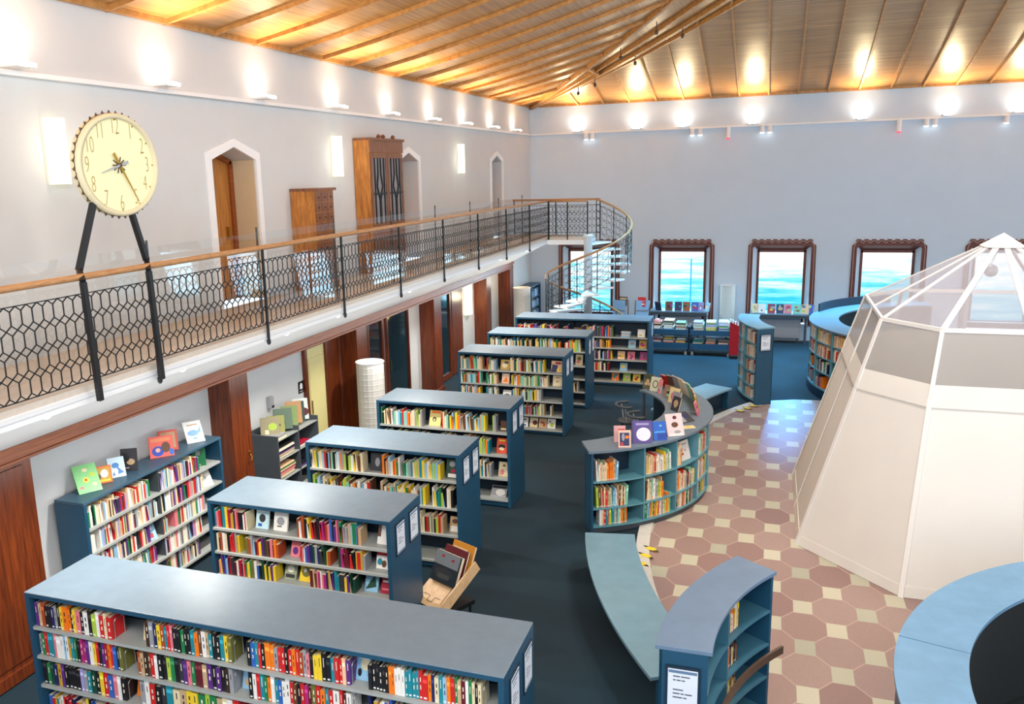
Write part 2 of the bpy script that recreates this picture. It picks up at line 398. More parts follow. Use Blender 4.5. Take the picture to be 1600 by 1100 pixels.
mb = MB(); mb.box(XP + .03, XP + .045, 13.2, 13.7, .3, 2.0); mb.build('door_panel', M['cream'], r)
panel('wall_left_lining', 13.86, 14.40, M['mahogany']); 
glazed('door_2', 15.55, 16.34, M['mahogany'], M['glass_dark'])
glazed('door_3', 16.50, 17.70, M['mahogany'], M['glass_dark'], .06)
glazed('door_4', 19.5, 20.44, M['mahogany'], M['glass_dark'])
panel('wall_left_lining', 20.62, 21.42, M['mahogany'])

# arched doorways on the gallery: white architrave and oak leaf
for i, a in enumerate(ARCH):
    r = struct_empty('door_%d' % (5 + i), (XL, a[0], 3.38))
    mb = MB(); inn = pointed(*a); w = .11
    out = [(a[0] - w, 3.38), (a[0] - w, a[2] + .1), ((a[0] + a[1]) / 2, a[3] + .12), (a[1] + w, a[2] + .1), (a[1] + w, 3.38)]
    for k in range(4):
        q = [out[k], out[k + 1], inn[k + 1], inn[k]]
        mb.loft([[(XL, *p) for p in q], [(XL + .035, *p) for p in q]])
    mb.build('architrave', M['white'], r)
    dd = .12 if i else .1
    mb = MB()
    y0 = a[0] + .01 if i == 0 else a[1] - .05
    if i == 0:
        dx = XL - .42
        mb.face([(dx, a[0] - .02, 3.39), (dx, a[0] - .02, 5.6), (dx, (a[0] + a[1]) / 2, 5.68), (dx, a[1] + .02, 5.6), (dx, a[1] + .02, 3.39)]); mb.build('door_leaf', M['door_oak'], r)
        mb = MB()
        for q0, q1 in ((10.31, 10.39), (11.31, 11.40)): mb.box(dx, dx + .04, q0, q1, 3.39, 5.47)
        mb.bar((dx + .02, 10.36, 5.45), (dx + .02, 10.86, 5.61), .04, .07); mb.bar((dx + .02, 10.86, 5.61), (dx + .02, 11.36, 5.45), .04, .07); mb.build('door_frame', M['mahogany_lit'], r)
        mb = MB(); mb.box(dx, dx + .05, 11.16, 11.2, 4.32, 4.5); mb.build('door_handle', M['brass'], r)
        mb = MB(); mb.box(dx + .04, XL - .012, 11.398, 11.408, 3.39, 5.48); mb.build('reveal_lining', plain('reveal_paint', (206, 182, 146), .7, .02), r)
    else:
        mb.box(XL - .5, XL - .46, a[0] + .02, a[1] - .02, 3.39, 5.4); mb.build('door_leaf', M['pine'] if i == 1 else M['walnut'], r)

# windows: dark carved surround with scalloped crest, white reveal, sash and the bright view
for i, (a, b) in enumerate(WX):
    r = struct_empty('window_%d' % (i + 1), ((a + b) / 2, YB, ZW0))
    y = YB - .04
    out = [(a - .02, .45), (a, 2.84), (a + .17, 2.99), (b - .17, 2.99), (b, 2.84), (b + .02, .45)]
    inn = [(a + .13, .45), (a + .13, 2.77), (a + .2, 2.84), (b - .2, 2.84), (b - .13, 2.77), (b - .13, .45)]
    mb = MB(); mc = MB()
    for k in range(5):
        q = [out[k], out[k + 1], inn[k + 1], inn[k]]
        if k == 2: q = [out[2], out[3], inn[3], inn[2]]
        mb.loft([[(p[0], YB, p[1]) for p in q], [(p[0], y, p[1]) for p in q]])
    mb.build('surround', M['window_wood'], r)
    # pale inlay line and scalloped crest
    nn = 9; L = b - a - .34
    mb = MB()
    for k in range(nn):
        xc = a + .17 + L * k / (nn - 1)
        mb.lathe((0, 0, 0), [(0.001, 0)], 3) if False else None
        pts = [(xc - .085, 2.965), (xc - .05, 3.03), (xc + .05, 3.03), (xc + .085, 2.965)]
        mb.loft([[(p[0], YB, p[1]) for p in pts], [(p[0], y - .01, p[1]) for p in pts]])
    mb.build('crest', M['window_wood'], r)
    mb = MB(); zz = []
    for k in range(nn):
        xc = a + .17 + L * k / (nn - 1); zz += [(xc - .075, 2.93), (xc - .035, 2.985), (xc + .035, 2.985), (xc + .075, 2.93)]
    path = [(a + .045, .45), (a + .05, 2.80)] + zz + [(b - .05, 2.80), (b - .045, .45)]
    for p, q in zip(path, path[1:]): mb.bar((p[0], y - .006, p[1]), (q[0], y - .006, q[1]), .014, .012, ref=(0, 1, 0))
    mb.build('inlay', plain('inlay_pale', (190, 164, 150), .5, .03), r)
    # reveal
    mb = MB(); yi = YB + .30; A, B, T = a + .13, b - .13, 2.84; A2, B2, T2 = a + .27, b - .27, 2.68
    mb.face([(A, YB, ZW0), (A, YB, T), (A2, yi, T2), (A2, yi, ZW0)]); mb.face([(B, YB, ZW0), (B, YB, T), (B2, yi, T2), (B2, yi, ZW0)])
    mb.face([(A, YB, ZW0 + .2), (B, YB, ZW0 + .2), (B2, yi, ZW0 + .2), (A2, yi, ZW0 + .2)])
    mb.build('reveal', M['wall_back'], r)
    mb = MB(); mb.face([(A, YB, T), (B, YB, T), (B2, yi, T2), (A2, yi, T2)]); mb.build('head_lining', M['window_wood'], r)
    mb = MB()
    for x0, x1, z0, z1 in ((A2 - .02, A2 + .05, ZW0, T2), (B2 - .05, B2 + .02, ZW0, T2), (A2, B2, T2 - .06, T2 + .02), (A2, B2, ZW0, .72)): mb.box(x0, x1, yi - .05, yi, z0, z1)
    mb.build('sash', M['window_wood'], r)
    mb = MB(); mb.face([(A2, yi - .01, .6), (B2, yi - .01, .6), (B2, yi - .01, T2), (A2, yi - .01, T2)]); mb.build('pane', VIEWS[i], r)
    if i == 1:
        mb = MB(); mb.box(-2.36, -2.32, yi - .02, yi - .012, .9, 2.4); mb.build('lamp_post_seen_outside', emit('post_cyan', (30, 170, 214), 1.0), r)

# ------------------------------------------------------------------ books
CC = {'black': (26, 26, 30), 'charcoal': (52, 52, 58), 'navy': (28, 36, 84), 'blue': (44, 96, 176), 'light blue': (140, 186, 214), 'teal': (30, 132, 146), 'green': (34, 122, 70), 'dark green': (24, 66, 48),
      'lime green': (170, 196, 70), 'olive': (110, 108, 52), 'yellow': (236, 200, 50), 'ochre': (196, 150, 44), 'orange': (236, 120, 26), 'rust': (168, 70, 34), 'red': (200, 36, 36), 'crimson': (160, 24, 52), 'maroon': (96, 26, 36),
      'pink': (222, 120, 130), 'magenta': (170, 40, 110), 'purple': (88, 44, 120), 'lavender': (160, 150, 200), 'white': (232, 228, 220), 'cream': (226, 208, 168), 'tan': (196, 164, 124), 'brown': (100, 62, 40), 'dark brown': (58, 40, 30), 'grey': (150, 150, 154), 'peach': (238, 190, 150), 'mint green': (130, 200, 170)}
LC = {k: lin(v) for k, v in CC.items()}
PAGE = lin((226, 212, 184))
def book_geo(mb, o, u, nrm, w, h, d, col, det=True, shear=0.0, rng=random):
    """standing book: spine faces nrm, u runs along the shelf, o is the lower spine corner"""
    o, u, nrm = Vector(o), Vector(u).normalized(), Vector(nrm).normalized()
    up = (Vector((0, 0, 1)) + u * shear)
    c = LC[col] if isinstance(col, str) else col
    if not det:
        mb.obox(o, u * w, -nrm * d, up * h, c, 0, top=PAGE); return
    t = min(.004, w * .18)
    mb.obox(o, u * t, -nrm * d, up * h, c); mb.obox(o + u * (w - t), u * t, -nrm * d, up * h, c)
    mb.obox(o + u * t, u * (w - 2 * t), -nrm * .005, up * h, c)
    mb.obox(o + u * t - nrm * .005 + up * .003, u * (w - 2 * t), -nrm * (d - .01), up * (h - .009), PAGE)
    e = nrm * .0006
    lum = sum(c) / 3
    tc = lin((236, 226, 200)) if lum < .25 else lin((40, 36, 40))
    if w > .014:
        k = rng.choice((0, 1, 2))
        z0, z1 = rng.uniform(.5, .6), rng.uniform(.75, .9)
        if k == 0: mb.face([o + e + u * w * .42 + up * h * z0, o + e + u * w * .58 + up * h * z0, o + e + u * w * .58 + up * h * z1, o + e + u * w * .42 + up * h * z1], tc)
        elif k == 1:
            q = tuple(min(1, x * 1.9 + .03) for x in c)
            mb.face([o + e + u * t + up * h * .7, o + e + u * (w - t) + up * h * .7, o + e + u * (w - t) + up * h * .84, o + e + u * t + up * h * .84], q)
        else:
            for zz in (.35, .62): mb.face([o + e + u * w * .38 + up * h * zz, o + e + u * w * .62 + up * h * zz, o + e + u * w * .62 + up * h * (zz + .16), o + e + u * w * .38 + up * h * (zz + .16)], tc)
        if rng.random() < .7: mb.face([o + e + u * w * .2 + up * .012, o + e + u * w * .8 + up * .012, o + e + u * w * .8 + up * .026, o + e + u * w * .2 + up * .026], lin((226, 226, 220)))
STUFF = MB()
COOL = 'black,black,charcoal,navy,blue,teal,green,dark green,olive,yellow,orange,red,red,crimson,maroon,pink,magenta,purple,white,white,cream,tan,brown,grey,light blue,ochre,rust'.split(',')
PALE = 'white,white,cream,cream,pink,grey,tan,red,crimson,light blue,charcoal,black,purple,green,white,lavender,peach'.split(',')
BRIGHT = 'white,cream,cream,orange,yellow,red,tan,green,mint green,light blue,teal,peach,white,brown,grey,black,lime green'.split(',')
def fill(p0, u, nrm, length, hmax, pal, rng, gap=.12, d=.16, hmin=.6, wr=(.014, .04)):
    """a run of shelved books as part of the one uncounted mass"""
    p0, u = Vector(p0), Vector(u).normalized(); s = 0
    while s < length:
        w = rng.uniform(*wr)
        if s + w > length: break
        if rng.random() < gap * .12: s += rng.uniform(.05, .14); continue
        h = hmax * rng.uniform(hmin, .9)
        sh = rng.choice((0, 0, 0, 0, -.06, -.12)) if rng.random() < .4 else 0
        book_geo(STUFF, p0 + u * s, u, nrm, w * .94, h, d, rng.choice(pal), False, sh); s += w
def lying(p0, u, nrm, n, w, d, rng, pal):
    p = Vector(p0); u = Vector(u).normalized(); nrm = Vector(nrm).normalized()
    for i in range(n):
        t = rng.uniform(.012, .03); q = p + u * rng.uniform(-.01, .01); STUFF.obox(q, u * w * rng.uniform(.85, 1), -nrm * d, (0, 0, t * .95), LC[rng.choice(pal)]); p = p + Vector((0, 0, t))
NB = [0]
def shelf_book(label, o, u, nrm, w, h, d, col, shear, group, rng):
    mb = MB(); book_geo(mb, o, u, nrm, w, h, d, col, True, shear, rng)
    b = mb.build('book', M['book'], loc=o); NB[0] += 1
    return tag(b, label, 'book', group)
def show_book(label, pos, face, w, h, col, art=(), tilt=14, t=.022, group='books displayed face out', roll=0):
    """a book shown face out: pos = middle of the lower edge, face = heading its cover looks to (degrees), leaning back by tilt"""
    a = rad(face); nrm = Vector((cos(a), sin(a), 0)); u = Vector((-sin(a), cos(a), 0))
    T = rad(tilt); up = Vector((0, 0, cos(T))) - nrm * sin(T); out = nrm * cos(T) + Vector((0, 0, sin(T)))
    if roll: 
        Rm = Matrix.Rotation(rad(roll), 3, out); up = Rm @ up; u = Rm @ u
    o = Vector(pos) - u * w / 2 + Vector((0, 0, .002 + t * sin(T) * 0))
    c = LC[col] if isinstance(col, str) else lin(col)
    mb = MB(); mb.obox(o, u * w, -out * .003, up * h, c); mb.obox(o - out * (t - .003), u * w, -out * .003, up * h, c); mb.obox(o, u * .003, -out * t, up * h, c)
    b = mb.build('book', M['book'], loc=pos); OFF[b.name] = tuple(pos)
    mb = MB(); mb.obox(o + u * .004 - out * .003 + up * .003, u * (w - .008), -out * (t - .006), up * (h - .006), PAGE); mb.build('page_block', M['book'], b)
    mb = MB()
    def P(x, y, k): return o + u * (w * x) + up * (h * y) + out * (.0008 + .0004 * k)
    for k, s in enumerate(art):
        cc = LC[s[1]] if isinstance(s[1], str) else lin(s[1])
        if s[0] == 'r': mb.face([P(s[2], s[3], k), P(s[4], s[3], k), P(s[4], s[5], k), P(s[2], s[5], k)], cc)
        elif s[0] == 'c': mb.face([P(s[2] + s[4] * cos(2 * PI * i / 20), s[3] + s[5] * sin(2 * PI * i / 20), k) for i in range(20)], cc)
        elif s[0] == 'p': mb.face([P(x, y, k) for x, y in s[2:]], cc)
    if art: mb.build('cover_picture', M['book'], b)
    NB[0] += 1
    return tag(b, label, 'book', group)

# ------------------------------------------------------------------ freestanding bookcases
ZS = [1.29, 1.0, .71, .40, .09]
SIGN_LINES = (.78, .70, .5, .42, .34)
def sign(parent, o, u, up, nrm, w, h, lines=SIGN_LINES):
    """framed shelf sign with a printed sheet, fixed to an end panel"""
    o, u, up, nrm = Vector(o), Vector(u), Vector(up), Vector(nrm)
    mb = MB(); mb.obox(o, u * w, up * h, nrm * .012); f = mb.build('sign_frame', M['teal_dark'] if w < .3 else M['black'], parent)
    m = .07
    mb = MB(); mb.obox(o + u * w * m + up * h * m * .8 + nrm * .012, u * w * (1 - 2 * m), up * h * (1 - 1.6 * m), nrm * .002, mi=0)
    q = o + nrm * .0146
    def R(x0, x1, y0, y1, mi): mb.face([q + u * w * x0 + up * h * y0, q + u * w * x1 + up * h * y0, q + u * w * x1 + up * h * y1, q + u * w * x0 + up * h * y1], mi=mi)
    R(m + .02, 1 - m - .02, .86, .92, 2); R(m + .02, 1 - m - .02, .07, .11, 2)
    for i, z in enumerate(lines):
        x = .22
        for wd in ((.2, .26), (.08, .12, .1), (.3,), (.2, .1, .2), (.28, .1))[i % 5]: R(x, x + wd, z, z + .028, 1); x += wd + .025
    mb.build('paper_sheet', [M['paper'], M['ink'], M['blue_ink']], f)
def bookcase(name_label, x0, x1, y0, dep=.82, H=1.625, zs=ZS, bays=None, signs=2, group='long teal bookcases in parallel rows', sided=True):
    r = thing('bookcase', name_label, 'bookcase', ((x0 + x1) / 2, y0 + dep / 2, 0), group)
    mb = MB(); mb.box(x0, x1, y0, y0 + dep, H - .012, H); bevel(mb.build('top_board', M['top'], r), .004)
    mb = MB(); mb.box(x0, x1, y0, y0 + dep, H - .045, H - .012); mb.build('top_rail', M['teal'], r)
    for x in (x0, x1 - .045): mb = MB(); mb.box(x, x + .045, y0, y0 + dep, 0, H - .045); mb.build('side_panel', M['teal'], r)
    ym = y0 + dep / 2 if sided else y0 + dep - .02
    mb = MB(); mb.box(x0 + .045, x1 - .045, ym - .01, ym + .01, .02, H - .045); mb.build('back_panel', M['teal_dark'], r)
    mb = MB(); mb.box(x0 + .045, x1 - .045, y0 + .05, y0 + dep - .05 if sided else y0 + dep - .02, 0, zs[-1] - .03); mb.build('plinth', M['teal'], r)
    for z in zs:
        for s in ((0, 1) if sided else (0,)):
            mb = MB()
            ya, yb = (y0 + .006, ym - .01) if s == 0 else (ym + .01, y0 + dep - .006)
            mb.box(x0 + .045, x1 - .045, ya, yb, z - .028, z); mb.build('shelf', M['shelf'], r)
    for x in bays or ():
        mb = MB(); mb.box(x - .004, x + .004, y0 + .25, ym - .01, zs[-1], H - .045); mb.build('divider', M['teal_dark'], r)
    if signs:
        w = .235
        for k in range(signs):
            ys = y0 + dep * ((.30, .75)[k] if signs == 2 else .5) - w / 2
            sign(r, (x1, ys, H - .46), (0, 1, 0), (0, 0, 1), (1, 0, 0), w, .37)
    return r
rng = random.Random(11)
U, NF = Vector((1, 0, 0)), Vector((0, -1, 0))
B1 = [-6.145, -5.05, -3.92, -2.82, -1.735]
bookcase('longest teal bookcase, four bays wide, grey top, packed with bright spines', -6.19, -1.69, 5.33, bays=B1[1:4])
bookcase('teal bookcase directly behind the longest one, beside the plywood book trolley', -5.96, -3.67, 7.70, bays=[-4.8])
bookcase('teal bookcase third from the clock end, white books at its wall end', -5.96, -3.70, 9.93, zs=[1.25, .87, .49, .11], bays=[-4.9])
bookcase('teal bookcase fourth from the clock end, yellow book shown face out', -5.96, -3.70, 12.22, zs=[1.22, .85, .47, .12], bays=[-5.1])
bookcase('teal bookcase fifth from the clock end, beside the curved kiosk, cookbooks on bottom shelf', -5.97, -3.74, 16.13, zs=[1.27, .98, .68, .38, .09], bays=[-4.9])
bookcase('teal bookcase sixth from the clock end, mostly hidden, sparse end bay', -6.02, -3.72, 18.24, zs=[1.27, .95, .65, .36, .09], bays=[-4.2])
bookcase('wide teal bookcase closest to the spiral stair, five rows of displays', -6.0, -2.67, 20.45, zs=[1.2, .93, .64, .35, .09], bays=[-4.55], signs=1)

# longest bookcase, book by book (rows from the top, bays from the wall end)
SP = dict(b='black', c='charcoal', n='navy', B='blue', l='light blue', t='teal', g='green', G='dark green', L='lime green', o='olive', y='yellow', h='ochre', O='orange', u='rust', r='red', C='crimson', m='maroon', p='pink', M='magenta', P='purple', v='lavender', w='white', e='cream', a='tan', N='brown', D='dark brown', s='grey', k='peach', i='mint green')
ROWS = {  # row -> bays of codes; * after a code makes it a thick book
 0: ['PaubbnsbyO*Obyp*bw*bLwr*er*', 'DsnyutrpbbgbbtONwatbbtyo', 'bBtrbO*OsrrbrOruspbyybbtrrkP', 'bbbbbbOOwwwttttrr*OnetlOrgamwgebe'],
 1: ['sgrttpw*wlwhtgbMMPwyrbPCOrBbo', 'uaDNrwbbLgbcPpgmmaPbPbDs', 'bwrtgOwtBwwrNbrMmorOtrw*rmw'],
 2: ['bgGnhPbbbbvstGbyrBpwb', 'swrbcteayygLgaewr']}
GR = 'spines in the longest bookcase'
for row, bays in ROWS.items():
    for bi, codes in enumerate(bays):
        seq = []
        for ch in codes:
            if ch == '*': seq[-1][1] = .046
            else: seq.append([SP[ch], rng.uniform(.024, .036)])
        x = B1[bi] + .02; room = B1[bi + 1] - x - (.14 if row < 2 or bi == 0 else .1)
        if (row, bi) == (0, 1): x += .12; room -= .1
        if (row, bi) == (0, 0): room = B1[1] - x - .22
        sc = room / sum(s[1] for s in seq)
        zc = ZS[row]
        for j, (cn, w) in enumerate(seq):
            w *= sc; h = rng.uniform(.2, .245) if row else rng.uniform(.205, .24)
            shelf_book('%s book, %s from the wall end, %s row, %s bay of the longest bookcase' % (cn, ORD[j], ('top', 'second', 'third')[row], ORD[bi]),
                       (x, 5.36 + rng.uniform(0, .012), zc + .002), U, NF, w * .96, h, .17, cn, 0, GR, rng); x += w
        # wire bookend closing the run
        r = thing('bookend', 'wire bookend closing the %s row, %s bay of the longest bookcase' % (('top', 'second', 'third')[row], ORD[bi]), 'bookend', (x + .01, 5.45, zc), 'wire bookends')
        mb = MB(); mb.box(x + .003, x + .004, 5.38, 5.52, zc + .001, zc + .002); mb.build('foot', M['wire'], r)
        mb = MB(); mb.tube([(x + .008, 5.39, zc + .003), (x + .008, 5.39, zc + .16), (x + .008, 5.41, zc + .18), (x + .008, 5.49, zc + .18), (x + .008, 5.51, zc + .16), (x + .008, 5.51, zc + .003)], .004, 6); mb.build('hoop', M['wire'], r)
        # far part of the row below the frame of the picture
show_book('cream book leaning at the wall end of second bay, top row, longest bookcase', (-4.965, 5.44, ZS[0]), 262, .1, .16, 'cream', [('c', 'ochre', .5, .3, .3, .15)], 10, .012)
show_book('pale blue book with a black figure, face out in third bay of longest bookcase', (-2.905, 5.46, ZS[0]), 268, .13, .2, 'light blue', [('c', 'black', .3, .3, .14, .16), ('c', 'cream', .65, .65, .3, .25), ('r', 'white', .1, .85, .9, .95)], 16)
show_book('pale blue book face out, second row, end of second bay, longest bookcase', (-3.985, 5.46, ZS[1]), 268, .12, .17, 'light blue', [('c', 'tan', .5, .35, .3, .2)], 16)
show_book('orange book face out, third row, start of second bay, longest bookcase', (-5.12, 5.46, ZS[2]), 268, .1, .18, 'orange', [('c', 'rust', .5, .45, .3, .25)], 14)
for bi, row in ((3, 1), (2, 2), (3, 2), (0, 3), (1, 3), (2, 3), (3, 3), (0, 4), (1, 4), (2, 4), (3, 4)):
    fill((B1[bi] + .02, 5.385, ZS[row] + .001), U, NF, .95, .25, COOL, rng)
# other freestanding cases
def stock(x0, x1, y0, zs, pal, H=1.58, end=.0, gap=.15):
    for i, z in enumerate(zs):
        top = H if i == 0 else zs[i - 1] - .03
        fill((x0 + .06, y0 + .05, z + .001), U, NF, (x1 - x0) - .12 - end, min(.3, top - z), pal, rng, gap)
def runs(y0, zs, pal, rows, H=1.58):
    for i, segs in enumerate(rows):
        hm = min(.3, (H if i == 0 else zs[i - 1] - .03) - zs[i])
        for a, b in segs: fill((a, y0 + .04, zs[i] + .001), U, NF, b - a, hm, pal, rng, .12)
runs(7.70, ZS, COOL, [[(-5.9, -5.46), (-4.82, -4.02)], [(-5.9, -5.06), (-4.8, -3.98)], [(-5.9, -5.12), (-4.7, -4.12)], [(-5.9, -4.9), (-4.75, -4.0)]])
runs(9.93, [1.25, .87, .49], BRIGHT, [[(-5.9, -5.1), (-4.82, -3.98)], [(-5.9, -4.98), (-4.86, -3.8)], [(-5.9, -5.0), (-4.85, -3.96)]])
runs(12.22, [1.22, .85, .47], BRIGHT, [[(-5.9, -5.16), (-4.84, -3.93)], [(-5.9, -5.1), (-4.9, -4.02)], [(-5.9, -5.1), (-4.9, -4.0)]])
runs(16.13, [1.27, .98, .68, .38], BRIGHT, [[(-5.92, -5.16), (-4.86, -4.14)], [(-5.92, -5.12), (-4.84, -4.06)], [(-5.92, -5.14), (-4.82, -4.2)], [(-5.92, -5.0), (-4.85, -4.0)]])
runs(18.24, [1.27, .95, .65, .36], BRIGHT, [[(-5.96, -5.0), (-4.9, -3.85)], [(-5.96, -4.2)], [(-5.96, -4.2)], [(-5.96, -4.2), (-4.1, -3.9)]])
runs(20.45, [1.2, .93, .64, .35], COOL, [[(-5.95, -4.62), (-4.32, -3.5)], [(-5.95, -4.62), (-4.3, -3.6)], [(-5.95, -4.62), (-4.45, -3.55)], [(-5.95, -4.62), (-4.3, -3.6)]])

def art(rng, n=3):
    out = []
    for i in range(n):
        c = rng.choice(list(CC))
        if rng.random() < .5: out.append(('c', c, rng.uniform(.3, .7), rng.uniform(.3, .6), rng.uniform(.15, .35), rng.uniform(.1, .25)))
        else: x, y = rng.uniform(.05, .4), rng.uniform(.05, .7); out.append(('r', c, x, y, x + rng.uniform(.2, .5), y + rng.uniform(.08, .25)))
    return out
FO = 268
# bookcase behind the longest
show_book('pale blue comic face out near the wall end, top row, second bookcase', (-5.34, 7.83, ZS[0]), FO, .17, .24, (190, 220, 226), [('c', 'charcoal', .5, .5, .25, .2), ('r', 'red', .1, .86, .9, .95), ('r', 'blue', .2, .1, .5, .25)])
show_book('white book with black drawing, face out on top row of second bookcase', (-5.1, 7.83, ZS[0]), FO, .18, .22, 'white', [('c', 'grey', .5, .5, .28, .22), ('r', 'charcoal', .25, .2, .6, .26)])
show_book('white leaflet on brown book at the aisle end, top row, second bookcase', (-3.83, 7.83, ZS[0]), FO, .13, .2, 'white', [('r', 'brown', 0, .4, .3, 1)], 20)
show_book('white and red book face out at the aisle end, second row, second bookcase', (-3.85, 7.83, ZS[1]), FO, .15, .19, 'white', [('r', 'red', 0, .75, 1, 1), ('c', 'teal', .3, .4, .2, .2), ('c', 'brown', .65, .3, .2, .2)], 18)
show_book('pink book face out at the bay joint, second row, second bookcase', (-4.93, 7.83, ZS[1]), FO, .12, .17, 'pink', [('c', 'purple', .5, .4, .3, .25)], 18)
show_book('red paperback face out at the aisle end, third row, second bookcase', (-3.8, 7.83, ZS[2]), FO, .17, .2, 'crimson', [('r', 'white', .1, .6, .9, .72), ('r', 'pink', .1, .2, .7, .28)], 22)
show_book('pale book with dark teal picture, face out, third row, second bookcase', (-4.0, 7.83, ZS[2]), FO, .16, .2, 'light blue', [('p', 'dark green', (.1, .1), (.9, .3), (.7, .9), (.4, .6))], 22)
show_book('grey-green book face out beside a yellow one, third row, second bookcase', (-5.02, 7.83, ZS[2]), FO, .15, .2, (150, 160, 130), [('c', 'white', .5, .6, .3, .2), ('r', 'charcoal', .1, .1, .9, .3)], 22)
show_book('yellow book with dark drawing, face out, third row, second bookcase', (-4.82, 7.83, ZS[2]), FO, .16, .21, 'yellow', [('c', 'olive', .5, .5, .35, .25), ('c', 'white', .4, .6, .15, .12)], 22)
# third
show_book('black photo book face out mid shelf, top row, third bookcase', (-4.96, 10.06, 1.25), FO, .18, .24, 'charcoal', [('c', 'grey', .6, .5, .2, .25)], 12)
show_book('green and red photo book at the aisle end, top row, third bookcase', (-3.86, 10.05, 1.25), FO, .17, .25, 'dark green', [('r', 'white', .2, .05, .9, .25), ('c', 'crimson', .6, .4, .2, .12), ('c', 'grey', .5, .75, .25, .15)], 18)
show_book('tan book leaning at the aisle end, third row, third bookcase', (-3.84, 10.05, .49), FO, .15, .21, 'tan', [('r', 'white', .1, .05, .9, .4), ('c', 'brown', .5, .7, .3, .15)], 18)
# fourth
show_book('yellow book with a black portrait, face out, top row, fourth bookcase', (-5.0, 12.34, 1.22), FO, .2, .25, (232, 212, 130), [('c', 'charcoal', .45, .42, .17, .16), ('c', (232, 212, 130), .45, .38, .08, .08), ('r', 'orange', .15, .8, .95, .98)], 20)
show_book('small brown book face out at the aisle end, top row, fourth bookcase', (-3.84, 12.34, 1.22), FO, .11, .16, 'brown', [('r', 'cream', .1, .1, .9, .3)], 15)
show_book('orange-red book with black masked face, second row, fourth bookcase', (-3.88, 12.34, .85), FO, .17, .24, (222, 80, 50), [('c', 'black', .5, .45, .35, .14), ('c', 'cream', .5, .3, .25, .1), ('r', 'yellow', .2, .8, .8, .9)], 16)
show_book('cream book face out on brown one, third row, fourth bookcase', (-3.86, 12.34, .47), FO, .16, .23, 'cream', [('c', 'brown', .55, .75, .15, .08), ('c', 'pink', .4, .3, .2, .2)], 16)
show_book('grey book with silver photo, bottom shelf of fourth bookcase', (-3.95, 12.34, .12), FO, .26, .19, 'grey', [('r', 'charcoal', .05, .75, .95, .95), ('c', 'white', .6, .4, .3, .3)], 40)
# fifth
show_book('ochre book with round motif, face out mid row, top, fifth bookcase', (-5.0, 16.26, 1.27), FO, .2, .2, 'ochre', [('c', 'cream', .45, .4, .3, .25), ('c', 'charcoal', .6, .7, .25, .15)], 18)
show_book('purple and peach book at the aisle end, top row, fifth bookcase', (-3.93, 16.26, 1.27), FO, .23, .22, 'peach', [('p', 'navy', (0, 0), (.5, 0), (.6, .6), (.1, .7)), ('c', 'crimson', .6, .8, .3, .12), ('c', 'yellow', .7, .2, .2, .15)], 16)
show_book('peach book with red bird shape, mid second row, fifth bookcase', (-5.0, 16.26, .98), FO, .16, .2, (244, 200, 170), [('p', 'orange', (.1, .1), (.9, .1), (.6, .7)), ('r', 'white', .2, .8, .8, .95)], 16)
show_book('cream book with small red picture, aisle end, second row, fifth bookcase', (-3.92, 16.26, .98), FO, .19, .23, 'cream', [('r', 'rust', .3, .7, .7, .78), ('c', 'rust', .5, .4, .14, .06)], 14)
show_book('white book with black fish, mid third row, fifth bookcase', (-4.98, 16.26, .68), FO, .18, .16, 'white', [('c', 'black', .5, .4, .3, .12)], 30)
for k, (xx, cn) in enumerate(((-4.62, 'white'), (-4.42, 'cream'), (-4.23, 'tan'), (-4.05, 'white'))):
    show_book('%s cookbook, %s along the bottom shelf of the fifth bookcase' % (cn, ORD[k]), (xx, 16.26, .09), FO, .165, .2, cn, art(rng, 2), 18)
show_book('pale flower book at the aisle end, second shelf, sixth bookcase', (-3.93, 18.37, .95), FO, .16, .23, 'cream', [('c', 'olive', .5, .6, .3, .2), ('c', 'pink', .4, .3, .25, .15)], 14)
for k, (xx, z, cn) in enumerate(((-4.45, 1.2, 'brown'), (-2.88, 1.2, 'white'), (-4.45, .93, 'yellow'), (-3.1, .93, 'light blue'), (-2.84, .93, 'ochre'), (-3.36, .64, 'peach'), (-3.12, .64, 'pink'), (-2.82, .64, 'magenta'), (-4.5, .35, 'peach'), (-3.3, .35, 'light blue'), (-3.5, .09, 'orange'), (-3.22, .09, 'lime green'), (-2.98, .09, 'yellow'))):
    row = {1.2: 'top', .93: 'second', .64: 'third', .35: 'fourth', .09: 'bottom'}[z]
    show_book('%s book face out on the %s shelf of the bookcase closest to the stair' % (cn, row), (xx, 20.58, z), FO, .18, .19, cn, art(rng, 3), 16)
lying((-3.35, 20.5, 1.2), U, NF, 7, .22, .2, rng, ['grey', 'light blue', 'white'])

